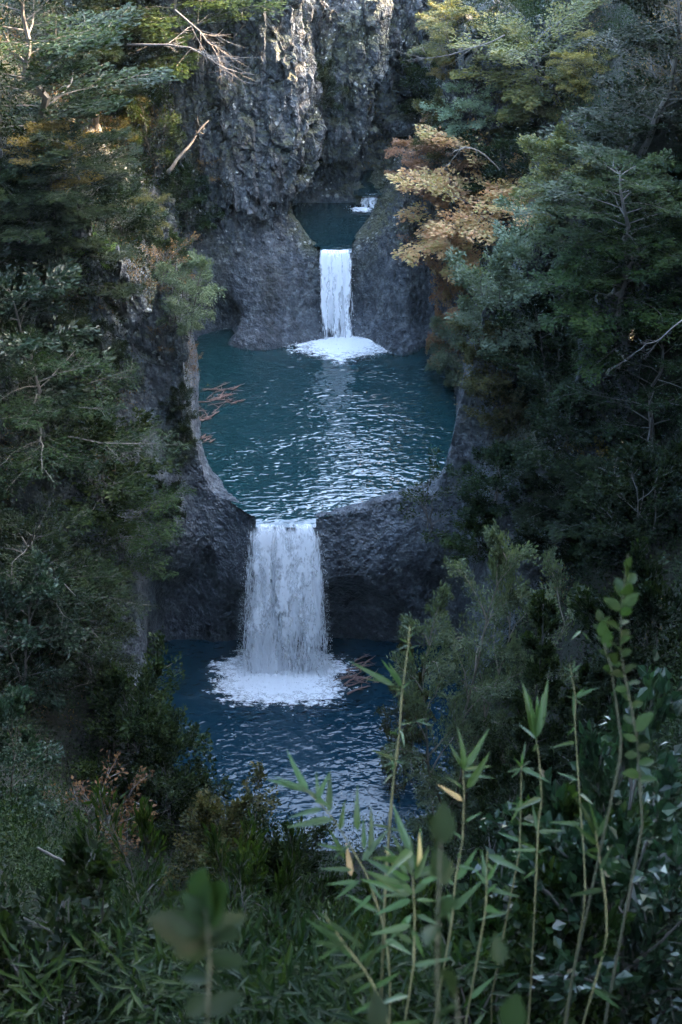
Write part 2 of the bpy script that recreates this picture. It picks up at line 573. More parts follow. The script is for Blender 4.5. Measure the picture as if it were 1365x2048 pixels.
def build_rock():
    n = ((BOX1 - BOX0) / ST).astype(int) + 1
    x = (BOX0[0] + np.arange(n[0]) * ST).astype(np.float32)[:, None, None]
    y = (BOX0[1] + np.arange(n[1]) * ST).astype(np.float32)[None, :, None]
    z = (BOX0[2] + np.arange(n[2]) * ST).astype(np.float32)[None, None, :]
    x2, y2 = np.meshgrid(x.ravel(), y.ravel(), indexing='ij')
    H = terrain_h(x2, y2)
    gx, gy = np.gradient(H, ST)
    lip = np.sqrt(1 + np.minimum(gx * gx + gy * gy, 60))
    f = (z - H[:, :, None]) / lip[:, :, None]
    # cave scooped out under the lip of the dam, left and right of the lower fall
    cave = (np.sqrt(((x + 1.6) / 8.4) ** 2 + ((y - 48.6) / 2.9) ** 2 + ((z + 7.9) / 5.2) ** 2) - 1) * 2.9
    cave = smax(cave, z + 3.2 - 0.22 * (x + 2) + 0.0 * y, 0.8)
    f = smax(f, -cave, 0.7)
    spill = smax(np.maximum(np.abs(x + 2.35) - 1.25, np.abs(y - 49.9) - 1.6), -0.10 - z, 0.15)
    f = smax(f, -spill, 0.15)
    # rounded shoulder left of the lower fall, spout-like rock right of it
    def ell(c, r, k=None):
        q = np.sqrt(((x - c[0]) / r[0]) ** 2 + ((y - c[1]) / r[1]) ** 2 + ((z - c[2]) / r[2]) ** 2)
        return (q - 1) * min(r)
    f = smin(f, ell((-8.3, 52.4, -2.0), (3.0, 2.3, 2.6)), 1.2)
    f = smin(f, ell((3.2, 51.6, -2.2), (3.2, 1.5, 1.85)), 0.9)
    # left cliff foot buttress
    f = smin(f, ell((-8.8, 52.5, 0.5), (2.2, 3.0, 3.8)), 1.0)
    # -------- second dam with the upper fall
    xs = np.array([-14, -6, -4.2, -3.1, -2.1, -1.25, -1.05, 0.5, 0.72, 1.2, 2.3, 3.1, 4.6, 6.0, 12])
    zs = np.array([7.2, 7.0, 6.9, 6.2, 5.3, 4.85, 4.5, 4.5, 4.68, 4.9, 5.7, 6.4, 7.5, 7.8, 8])
    top = np.interp(x, xs, zs).astype(np.float32)
    rim = 67.55 + 0.25 * np.sin(x * 1.3) + 0.0 * z
    face = rim - 1.9 * np.exp(-((x - 3.0) / 1.6) ** 2) * np.sqrt(np.clip(1 - (z / 8.0) ** 2, .02, 1)) - 1.7 * np.exp(-((x + 4.0) / 2.0) ** 2) * np.sqrt(np.clip(1 - (z / 7.5) ** 2, .02, 1)) + 0.10 * (z - 0.0) + 0.012 * np.maximum(z, 0) ** 2 - 0.8 * sstep(1.5, 0.0, z)
    dam = smax(face - y, (z - top) * 0.8, 0.9)
    dam = smax(dam, y - 76.0, 0.5)
    P3 = poly_sdf(x2, y2, POOL_3)[:, :, None]
    dam = smax(dam, -smax(smax(P3 - np.maximum(z - 4.7, 0) * 0.35, 3.6 - z, 0.4), z - 12, .5), 0.35)
    notch = smax(np.abs(x + 0.27 + 0.0 * y) - 0.86 - 0.05 * np.maximum(z - 4.6, 0), 4.52 - z, 0.25)
    notch = smax(notch, np.abs(y - 68) - 2.0, 0.2)
    dam = smax(dam, -notch, 0.2)
    f = smin(f, dam, 0.5)
    # alcove at the foot on the left
    f = smax(f, -ell((-7.2, 67.0, 0.9), (2.0, 1.5, 1.6)), 0.6)
    # -------- high cliff on the left of the fall, leaning out over the pool behind
    colm = 0.55 * np.abs(np.sin(x * 1.9 + 0.9 * np.sin(x * 0.8) + 0.12 * z)) + 0.35 * np.abs(np.sin(x * 4.3 + 1.0))
    yf = 68.0 - 0.9 * sstep(5.0, 7.5, z) * sstep(11.5, 8.0, z) * sstep(-6.5, -4.0, x) - 0.5 * colm + 0.05 * np.maximum(z - 9, 0) ** 1.0 + 0.5 * sstep(-4, -7, x) - 0.9 * sstep(-7, -10, x)
    xe = np.interp(z, [-10, 4.9, 6.0, 7.2, 8.5, 10.5, 12.0, 13.7, 16.5, 20], [-3.6, -3.4, -2.9, -2.3, -1.7, -1.35, -1.5, -1.9, -2.2, -2.6]).astype(np.float32)
    bl = smax(yf - y, x - xe + 0.25 * np.maximum(70.0 - y, 0), 0.9)
    bl = smax(bl, 4.4 - z + 0.4 * (y - 68), 0.9)
    f = smin(f, bl, 0.5)
    # -------- back of the cave over the little pool, hanging column, right hand cliff
    bw = smax(smax(73.7 + 0.45 * np.clip(z - 5, 0, 3) - y, x - 1.0, 0.7), -8 - x, 0.5)
    f = smin(f, bw, 0.4)
    rr = np.sqrt(((x - 0.15 - 0.08 * (z - 9)) / 1.0) ** 2 + ((y - 74.6) / 1.25) ** 2)
    colu = smax((rr - 1.5 - 0.12 * np.sin(z * 1.7)) * 1.0, 8.3 - z + 0.55 * (y - 74), 0.9)
    f = smin(f, colu, 0.4)
    f = smin(f, ell((0.55, 73.9, 8.5), (0.75, 0.7, 1.0)), 0.4)
    # upstream slot: floor steps up, slab, cave, roof cliff
    slot = smax(smax(z - np.interp(y, [73.2, 73.5, 76.8, 77.0, 78.0, 80.5, 84], [5.0, 5.22, 5.22, 5.9, 7.3, 7.6, 8.5]).astype(np.float32), 73.3 - y, 0.25), 0.8 - x, 0.3)
    f = smin(f, slot, 0.25)
    br = smax(smax(77.6 + 0.02 * (z - 12) ** 2 * 0.3 - y - 0.25 * np.abs(np.sin(x * 3.1 + z * .1)), 1.0 - x, 0.7), 7.9 + 0.95 * np.maximum(x - 2.2, 0) - z, 0.8)
    f = smin(f, br, 0.3)
    f = smax(f, -ell((3.5, 77.4, 9.9), (1.3, 2.8, 2.6)), 0.3)
    f = smin(f, smax(82.3 - y, 0.5 - x, 0.5), 0.3)
    rw = smax(5.1 + 0.10 * (y - 70) - x + 0.1 * (z - 8), 66.5 - y, 1.2)
    f = smin(f, rw, 0.8)
    f = smax(f, z - 15.2 - 4.5 * sstep(-1.0, -3.0, x) - 8 * sstep(-4, -9, x) - 0.5 * np.sin(x * 1.7 + y), 0.6)
    # pieces of wall: vertical ribs and broken joints, only near the surface
    near = np.abs(f) < 1.3
    I, J, K = np.nonzero(near)
    px, py, pz = x[I, 0, 0], y[0, J, 0], z[0, 0, K]
    hi = sstep(3.0, 6.5, pz) * 0.75 + 0.25
    ribs = 1 - np.abs(fbm(px * 0.75, py * 0.75, pz * 0.13, 3, 31))
    lump = fbm(px * 0.55, py * 0.55, pz * 0.45, 3, 57)
    edge = sstep(0, 1.5, np.minimum.reduce([px - BOX0[0], BOX1[0] - px, py - BOX0[1], BOX1[1] - py]))
    f[I, J, K] += (((0.62 - ribs) * 1.15 * hi * sstep(4.5, 7.0, pz)) + lump * 0.30 * hi) * edge
    V, Q = surface_nets(f, BOX0, ST)
    return V, Q

def displace_rock(V, Q):
    tmp = np_mesh('tmp', V, Q)
    N = np.zeros(len(V) * 3, np.float32)
    tmp.vertex_normals.foreach_get('vector', N)
    bpy.data.meshes.remove(tmp)
    N = N.reshape(-1, 3)
    x, y, z = V[:, 0], V[:, 1], V[:, 2]
    f1, f2, cid = worley(x * 1.9, y * 1.9, z * 0.75, 3)
    g1, g2, gid = worley(x * 3.4 + 9, y * 3.4, z * 2.6, 8)
    hi = 0.35 + 0.65 * sstep(3.0, 7.0, z)
    d = (np.minimum(f2 - f1, 0.35) * 0.45 + (cid - 0.5) * 0.22) * hi + (np.minimum(g2 - g1, 0.3) * 0.22 + (gid - 0.5) * 0.10) * (0.6 + 0.4 * hi)
    k1, k2, kid = worley(x * .85 + 3, y * .85, z * .27, 15)
    d += ((kid - .5) * .55 - .30 * sstep(.16, .0, k2 - k1)) * sstep(4.5, 7.5, z)
    d += fbm(x * 2.2, y * 2.2, z * 2.2, 3, 91) * 0.07 - 0.10
    d *= 1 - .72 * sstep(6.2, 4.4, z) * sstep(64, 66.5, y) - .35 * sstep(6, 4.5, z) * sstep(66.5, 64, y)
    return V + N * d[:, None]

t0 = time.time()
RV, RQ = build_rock()
RV = displace_rock(RV, RQ)
rock = link('cliffs', np_mesh('cliffs', RV, RQ, smooth=False), ROCK)
tag(rock, 'dark grey basalt walls and rims of the gorge round both pools', kind='structure')
print('rock', len(RV), time.time() - t0)

def build_ground():
    st = 0.6
    xs = np.arange(-62, 62.01, st)
    ys = np.arange(-22, 130.01, st)
    X, Y = np.meshgrid(xs, ys, indexing='ij')
    H = terrain_h(X, Y)
    # behind the far wall of the voxels the hill goes on climbing
    far = 13.5 + sstep(84, 135, Y) * 12 + np.where(X > 0, np.minimum(0.9 * np.maximum(X - 6, 0), 5), 0.9 * np.maximum(np.abs(X - 1) - 5, 0))
    H = np.where(Y > 82, np.minimum(np.maximum(H, 12), np.minimum(far, 33)), H)
    H = H + fbm(X * 0.5, Y * 0.5, X * 0, 3, 77) * 0.45 * sstep(2, 20, Y)
    idx = np.arange(X.size).reshape(X.shape)
    q = np.stack([idx[:-1, :-1], idx[1:, :-1], idx[1:, 1:], idx[:-1, 1:]], -1).reshape(-1, 4)
    cx, cy = (X[:-1, :-1] + st / 2).ravel(), (Y[:-1, :-1] + st / 2).ravel()
    keep = ~((cx > BOX0[0] + .5) & (cx < BOX1[0] - .5) & (cy > BOX0[1] + .5) & (cy < BOX1[1] - .5))
    V = np.stack([X, Y, H], -1).reshape(-1, 3)
    return V, q[keep]

GV, GQ = build_ground()
ground = link('ground', np_mesh('ground', GV, GQ, smooth=True), SOIL)
tag(ground, 'steep wooded slopes of the gorge under the undergrowth', kind='structure')

# ray casts on the land, to stand things on it
_off = len(RV)
BVH = BVHTree.FromPolygons([tuple(v) for v in np.concatenate([RV, GV]).tolist()], RQ.tolist() + (GQ + _off).tolist())
def hit(px, py):
    d = ray(px, py).normalized()
    r = BVH.ray_cast(EYE + d * 0.3, d)
    return r[0] if r[0] is not None else None
def drop(p):
    r = BVH.ray_cast(Vector((p[0], p[1], p[2] + 0.02)), Vector((0, 0, -1)))
    return r[0] if r[0] is not None else Vector((p[0], p[1], p[2] - 1))
print('land', time.time() - t0)
# ------------------------------------------------------------------ water
def white_water_mat(name, dens, col=(0.90, 0.92, 0.94, 1), sx=5.0, sy=0.55, edge=0.16, gain=1.0, con=1.0):
    """UV in metres: u across, v down; attribute tint = how thick the water is there"""
    k = NT(name)
    uv = k.n('UVMap').outputs[0]
    a = k.noise(k.mapping(uv, (sx, sy, 1)), 1.0, 5, 0.62, 0.35)
    b = k.noise(k.mapping(uv, (sx * 3.1, sy * 3.4, 1), (3, 1, 0)), 1.0, 4, 0.6, 0.3)
    t = k.n('Attribute', attribute_name='tint').outputs['Fac']
    m = k.math('ADD', k.math('MULTIPLY', a, 0.62), k.math('MULTIPLY', b, 0.38))
    m = k.math('ADD', m, k.math('MULTIPLY', k.math('SUBTRACT', t, 0.5), gain))
    if con != 1:
        m = k.math('ADD', k.math('MULTIPLY', k.math('SUBTRACT', m, .5), con), .5)
    alpha = k.rng(m, dens, dens + edge)
    d = k.n('BsdfDiffuse')
    k.set(d.inputs[0], col)
    up = k.n('VectorMath', operation='ADD')          # a cloud of drops takes light from above as well
    k.set(up.inputs[0], k.bump(m, 0.8, 0.12))
    up.inputs[1].default_value = (0, 0, 0.9)
    nz_ = k.n('VectorMath', operation='NORMALIZE')
    k.set(nz_.inputs[0], up.outputs[0])
    k.set(d.inputs['Normal'], nz_.outputs[0])
    tr = k.n('BsdfTranslucent')
    k.set(tr.inputs[0], col)
    gl = k.n('BsdfGlossy')
    gl.inputs['Roughness'].default_value = 0.3
    gl.inputs[0].default_value = (.8, .85, .9, 1)
    m1 = k.n('MixShader')
    m1.inputs[0].default_value = 0.25
    k.set(m1.inputs[1], d.outputs[0])
    k.set(m1.inputs[2], tr.outputs[0])
    m2 = k.n('MixShader')
    m2.inputs[0].default_value = 0.12
    k.set(m2.inputs[1], m1.outputs[0])
    k.set(m2.inputs[2], gl.outputs[0])
    tp = k.n('BsdfTransparent')
    m3 = k.n('MixShader')
    k.set(m3.inputs[0], alpha)
    k.set(m3.inputs[1], tp.outputs[0])
    k.set(m3.inputs[2], m2.outputs[0])
    return k.done(m3.outputs[0])

WATER_U = make_water_mat('pool_water', (0.006, 0.028, 0.031, 1), 2.4, 0.050, (1, 2.1, 1))
WATER_L = make_water_mat('lower_pool_water', (0.005, 0.022, 0.034, 1), 2.9, 0.040, (1, 1.7, 1), 1.38, .55)
WATER_C = make_water_mat('calm_water', (0.006, 0.022, 0.026, 1), 3.0, 0.02)
FALL_A = white_water_mat('white_water', 0.40, sx=3.6, sy=.6, edge=.22)
FALL_B = white_water_mat('broken_white_water', 0.44, sx=2.6, sy=1.0, edge=0.24, con=1.45)
FOAM = white_water_mat('foam', 0.47, sx=1.9, sy=2.6, edge=0.22, gain=.95, con=2.0)
k = NT('drops')
_d = k.n('BsdfDiffuse'); _d.inputs[0].default_value = (.9, .92, .94, 1)
_t = k.n('BsdfTranslucent'); _t.inputs[0].default_value = (.9, .92, .94, 1)
_m = k.n('MixShader'); _m.inputs[0].default_value = .4
k.set(_m.inputs[1], _d.outputs[0]); k.set(_m.inputs[2], _t.outputs[0])
DROPS = k.done(_m.outputs[0])

def water_sheet(name, label, poly, z, mat, st, amp, grow=0.5, seed=0, lip=None):
    P = np.array(poly)
    lo, hi = P.min(0) - 0.8, P.max(0) + 0.8
    xs, ys = np.arange(lo[0], hi[0], st), np.arange(lo[1], hi[1], st)
    X, Y = np.meshgrid(xs, ys, indexing='ij')
    h = (fbm(X * 3.1 + 0.4 * Y, Y * 5.2, X * 0 + seed, 3, seed) * amp + fbm(X * .7, Y * .9, X * 0, 2, seed + 4) * amp * 0.6) * (.35 + .75 * sstep(-6, 0.5, X)) * (.6 + .8 * np.abs(fbm(X * .25, Y * .3, X * 0, 2, seed + 30)) * 2)
    cx, cy = (X[:-1, :-1] + st / 2).ravel(), (Y[:-1, :-1] + st / 2).ravel()
    c = poly_sdf(cx, cy, poly)
    if lip:                                       # the water bends down over the lip of the fall
        x0, x1, y0 = lip
        run = (X > x0 - .1) & (X < x1 + .1)
        h = h - np.where(run, .16 * np.clip((y0 + .55 - Y) / .55, 0, 1.3) ** 2, 0)
        c = np.where((cx > x0) & (cx < x1) & (cy > y0) & (cy < y0 + 2), 0, c)
    V = np.stack([X, Y, z + h], -1).reshape(-1, 3)
    idx = np.arange(X.size).reshape(X.shape)
    q = np.stack([idx[:-1, :-1], idx[1:, :-1], idx[1:, 1:], idx[:-1, 1:]], -1).reshape(-1, 4)
    o = link(name, np_mesh(name, V, q[c < grow], smooth=True), mat)
    return tag(o, label, kind='structure')

water_sheet('upper_pool', 'round blue green pool with glittering ripples below the upper fall', POOL_U, Z_U, WATER_U, 0.075, 0.014, 0.35, 2, (-3.6, -1.05, 49.42))
_pl = smooth_poly([(-11, 53.5), (-11, 46), (-8.2, 43.5), (-6.8, 41.5), (-3.8, 38.8), (-0.8, 37.2), (3.1, 37.9), (5.0, 41), (5.4, 45), (7.5, 49), (6.5, 53.5)], 1)
water_sheet('lower_pool', 'dark blue rippled pool at the foot of the lower fall', _pl, Z_L, WATER_L, 0.10, 0.022, 0.3, 9)
water_sheet('small_pool', 'still dark pool in the hollow behind the upper fall', POOL_3, Z_3, WATER_C, 0.1, 0.006, 0.4, 5, (-1.1, .5, 67.45))
water_sheet('stream', 'dark stream coming out of the narrow upper slot', [(0.9, 73.45), (2.5, 73.45), (3.4, 76.9), (1.0, 76.9)], 5.27, WATER_C, 0.2, 0.015, 0.3, 6)

def fall(name, label, xc, y0, z0, z1, w0, w1, out, layers, strands, drops, seed, mats, shift=0.0, body=0.0):
    rs = np.random.RandomState(seed)
    root = link(name, None, loc=(xc, y0, z1))
    tag(root, label, 'waterfall')
    H = z0 - z1
    def curve(v):                        # v 0..1 down: forward run, drop
        t = np.sqrt(np.clip(v, 0, 1))
        return out * t
    for li in range(layers):
        nu, nv = 46, 70
        u = np.linspace(-0.5, 0.5, nu)[:, None]
        v = np.linspace(0, 1, nv)[None, :]
        wscale = 1 + 0.06 * li
        w = (w0 + (w1 - w0) * v ** 0.8) * wscale
        rag = 0.04 * np.sin(u * 17 + seed + li) + 0.03 * np.sin(u * 41 + li * 2)
        X = u * w + shift * v + 0.05 * fbm(u * 6 + 0 * v, v * 7 + 0 * u, 0 * u * v + li, 2, seed)
        Y = -curve(v) - 0.13 * li * (0.3 + v) + 0.18 * fbm(u * 7 + 0 * v, v * 2.2 + 0 * u, 0 * u * v + li * 3.3, 3, seed + 3) * (0.3 + v) + 0.22 * np.cos(u * 3.1) * -0.4
        Z = H * (1 - v) * (1 + 0 * u) + 0.0 * X
        nv_ = fbm(u * 0 + v * 7 + li, u * 0 + v * 2, u * 0 + v * 0 + seed, 3, seed + 21)
        thick = 0.46 + body + 0.24 * (1 - v) ** 1.5 - 0.30 * sstep(0.33 + .12 * nv_, 0.5, np.abs(u) + 0.0 * v) - 0.05 * li + 0.07 * np.sin(u * 9.0 + seed) + (0.42 * fbm(u * 7.5 + 0 * v, v * 3.2 + 0 * u, 0 * u * v + li * 5.1, 3, seed + 8) + .34 * fbm(u * 5.0 + 0 * v, v * .7 + 0 * u, 0 * u * v + li * 1.1, 2, seed + 44)) * (.25 + v) - 0.22 * sstep(0.06 + rag, 0.0, v)
        V = np.stack([X + 0 * Y, Y + 0 * X, Z + 0 * X], -1).reshape(-1, 3)
        idx = np.arange(nu * nv).reshape(nu, nv)
        q = np.stack([idx[:-1, :-1], idx[1:, :-1], idx[1:, 1:], idx[:-1, 1:]], -1).reshape(-1, 4)
        uv = np.stack([np.broadcast_to(u * (w0 + w1) / 2 + li * 7.3, (nu, nv)), np.broadcast_to(v * H + li * 3.1, (nu, nv))], -1).reshape(-1, 2)
        link('falling_water', np_mesh('falling_water', V, q, True, np.broadcast_to(thick, (nu, nv)).ravel(), uv), mats[li % len(mats)], root)
    # torn strands and drops, real slivers of water
    a = Acc()
    for cnt, lo, hi, wd, spread in ((strands, .16, .55, .030, 1.04), (drops, .03, .10, .026, 1.18)):
        v = rs.beta(1.6, 1.1, cnt)
        u = rs.uniform(-.5, .5, cnt) * spread
        w = w0 + (w1 - w0) * v ** 0.8
        P = np.stack([u * w + shift * v + rs.normal(0, .03, cnt), -curve(v) - rs.uniform(-.1, .35, cnt) * (0.4 + v), H * (1 - v)], 1)
        L = rs.uniform(lo, hi, cnt)
        D = np.stack([rs.normal(0, .06, cnt), np.full(cnt, -.12), -np.ones(cnt)], 1)
        N = np.stack([rs.normal(0, .5, cnt), -np.ones(cnt), rs.normal(0, .2, cnt)], 1)
        a.leaves(P, D, N, L, wd * rs.uniform(.5, 1.4, cnt), 0.5)
    s = link('spray_strands', a.mesh('spray_strands'), DROPS, root)
    s['kind'] = 'stuff'
    return root

def foam(root, cx, cy, rx, ry, z, seed, dens=0.0, blobs=500, arcs=True):
    """churned water round the foot of a fall, in the fall's own frame"""
    rs = np.random.RandomState(seed)
    for li in range(2):
        n = 90
        u = np.linspace(-1, 1, n)[:, None]
        v = np.linspace(-1, 1, n)[None, :]
        r = np.sqrt(u * u + v * v)
        th = np.arctan2(v, u)
        ragged = 0.16 * fbm(np.cos(th) * 2, np.sin(th) * 2, r * 1.5, 3, seed)
        h = .4 * (0.26 * np.exp(-((r / 0.45) ** 2)) + 0.07 * np.exp(-((r - .7) / .2) ** 2)) * (0.7 + 0.9 * np.abs(fbm(u * 5 + 0 * v, v * 5 + 0 * u, 0 * r + li, 3, seed + 2)))
        X, Y = cx + u * rx + 0 * v, cy + v * ry + 0 * u
        Z = z + 0.035 + h + 0.03 * li
        t = 0.5 + dens + 0.24 * (1 - sstep(0.10, 0.55, r + ragged)) + 0.3 * np.exp(-((r / .25) ** 2)) - 0.36 * sstep(0.40, 1.05, r + 1.6 * ragged) - li * 0.1
        V = np.stack([X, Y, Z + 0 * X], -1).reshape(-1, 3)
        idx = np.arange(n * n).reshape(n, n)
        q = np.stack([idx[:-1, :-1], idx[1:, :-1], idx[1:, 1:], idx[:-1, 1:]], -1).reshape(-1, 4)
        q = q[(r[:-1, :-1] < 1.02).ravel()]
        uv = np.stack([X + li * 5, Y * 1.25 + seed], -1).reshape(-1, 2)
        link('foam', np_mesh('foam', V, q, True, np.broadcast_to(t, (n, n)).ravel(), uv), FOAM, root)
    a = Acc()
    cnt = blobs
    r = np.sqrt(rs.rand(cnt)) * 0.62
    th = rs.rand(cnt) * 6.283
    P = np.stack([cx + np.cos(th) * r * rx, cy + np.sin(th) * r * ry, z + 0.05 + rs.gamma(1.5, .10, cnt) * (1.1 - r)], 1)
    D = rs.normal(0, 1, (cnt, 3)); D[:, 2] = np.abs(D[:, 2])
    a.leaves(P, D, rs.normal(0, 1, (cnt, 3)), rs.uniform(.03, .09, cnt), rs.uniform(.02, .05, cnt), 0.5)
    s = link('splash_drops', a.mesh('splash_drops'), DROPS, root)
    s['kind'] = 'stuff'

lf = fall('waterfall', 'broad ragged white waterfall dropping over the dark cave into the lower pool', -2.4, 49.55, -0.02, Z_L, 2.75, 3.75, 0.6, 3, 4200, 5200, 11, (FALL_B, FALL_A, FALL_B), -0.1, 0.05)
foam(lf, -0.45, -1.0, 4.5, 2.9, 0.0, 21, 0.17, 2600)
uf = fall('waterfall', 'narrow dense white waterfall between two basalt shoulders above the upper pool', -0.25, 67.55, 4.58, Z_U, 1.5, 1.65, 0.75, 3, 500, 300, 12, (FALL_A, FALL_A, FALL_B), 0.05, 0.16)
foam(uf, 0.3, -1.9, 4.6, 2.7, 0.0, 22, 0.03, 700)
sf = fall('waterfall', 'tiny far white cascade spilling into the small dark pool', 1.6, 73.42, 5.27, Z_3, 0.95, 1.0, 0.2, 2, 60, 40, 13, (FALL_A, FALL_B))
foam(sf, -0.5, -0.9, 1.6, 0.9, 0.0, 23, -0.12, 60)
# ------------------------------------------------------------------ vegetation materials
def leaf_mat(name, c0, c1, c2, rough=0.5, trans=0.3, spec=0.15, var=0.35):
    k = NT(name)
    t = k.n('Attribute', attribute_name='tint').outputs['Fac']
    rnd = k.n('ObjectInfo').outputs['Random']
    col = k.ramp(t, [(0.08, c0), (0.5, c1), (0.95, c2)])
    hs = k.n('HueSaturation')
    k.set(hs.inputs['Hue'], k.rng(rnd, 0, 1, 0.485, 0.515))
    k.set(hs.inputs['Value'], k.rng(rnd, 0, 1, 1 - var, 1 + var))
    k.set(hs.inputs['Color'], col)
    p = k.n('BsdfPrincipled')
    k.set(p.inputs['Base Color'], hs.outputs[0])
    p.inputs['Roughness'].default_value = rough
    p.inputs['Specular IOR Level'].default_value = spec
    tr = k.n('BsdfTranslucent')
    k.set(tr.inputs[0], k.mix(1.0, hs.outputs[0], (1.25, 1.3, 0.6, 1), 'MULTIPLY'))
    m = k.n('MixShader')
    m.inputs[0].default_value = trans
    k.set(m.inputs[1], p.outputs[0])
    k.set(m.inputs[2], tr.outputs[0])
    return k.done(m.outputs[0])

def bark_mat(name, a, b):
    k = NT(name)
    pos = k.n('TexCoord').outputs['Object']
    n = k.noise(k.mapping(pos, (1, 1, .25)), 9, 6, .65)
    p = k.n('BsdfPrincipled')
    k.set(p.inputs['Base Color'], k.ramp(n, [(0.3, a), (0.7, b)]))
    p.inputs['Roughness'].default_value = .85
    k.set(p.inputs['Normal'], k.bump(n, .7, .02))
    return k.done(p.outputs[0])

LM = dict(
    dark=leaf_mat('dark_leaves', (.0045, .0100, .0036), (.009, .0195, .0058), (.026, .039, .010)),
    green=leaf_mat('green_leaves', (.0078, .0165, .005), (.0185, .035, .0085), (.046, .063, .015)),
    bright=leaf_mat('bright_leaves', (.05, .09, .02), (.09, .16, .03), (.14, .2, .05)),
    olive=leaf_mat('olive_leaves', (.035, .042, .016), (.075, .08, .026), (.15, .12, .04)),
    yellow=leaf_mat('dry_and_sunlit_leaves', (.08, .075, .02), (.17, .14, .035), (.27, .19, .05)),  # dry yellow; also sunlight painted into the leaves of the sunlit upper trees
    orange=leaf_mat('orange_leaves', (.20, .095, .055), (.36, .19, .12), (.42, .26, .15)),
    mixed=leaf_mat('turning_leaves', (.42, .20, .11), (.47, .29, .15), (.34, .31, .13)),
    brown=leaf_mat('brown_leaves', (.05, .028, .014), (.12, .066, .03), (.19, .11, .045)),
    grey=leaf_mat('grey_green_leaves', (.09, .125, .08), (.16, .21, .14), (.24, .28, .18)),
    pale=leaf_mat('pale_feathery_leaves', (.052, .072, .042), (.088, .115, .068), (.145, .165, .09)),
    gloss=leaf_mat('glossy_leaves', (.006, .018, .009), (.012, .032, .015), (.026, .047, .02), rough=.42, spec=.4, trans=.2),
    sheen=leaf_mat('sheen_leaves', (.006, .018, .009), (.012, .032, .015), (.026, .047, .02), rough=.3, spec=.6, trans=.2),
    bamboo=leaf_mat('bamboo_leaves', (.017, .037, .012), (.035, .068, .019), (.07, .09, .028), rough=.42, spec=.45, trans=.35, var=.2),
    straw=leaf_mat('withered_leaves', (.25, .17, .08), (.36, .25, .12), (.45, .33, .18), trans=.25, var=.15),
)
BARK = bark_mat('grey_bark', (.055, .048, .042), (.15, .135, .12))
BARK_P = bark_mat('pale_bark', (.14, .115, .09), (.30, .25, .20))
CULM = bark_mat('culm', (.07, .07, .025), (.15, .125, .055))
DEAD = bark_mat('dead_wood', (.16, .13, .115), (.33, .27, .24))
REDWOOD = bark_mat('reddish_driftwood', (.10, .048, .035), (.26, .155, .125))

SHAPES = dict(
    layered=lambda t: 0.45 + 0.55 * np.sin(np.pi * np.clip(t, 0, 1) ** 0.9) ** 0.7,
    round=lambda t: np.sqrt(np.maximum(1 - ((t - .5) / .56) ** 2, 0.05)),
    cone=lambda t: (1 - t) * 0.95 + 0.12,
    column=lambda t: 0.55 + 0.45 * np.sin(np.pi * t),
    spread=lambda t: 0.35 + 0.65 * t ** 0.5)

def rot_about(v, ax, ang):
    c, s = np.cos(ang)[:, None], np.sin(ang)[:, None]
    return v * c + np.cross(ax, v) * s + ax * (ax * v).sum(1, keepdims=True) * (1 - c)

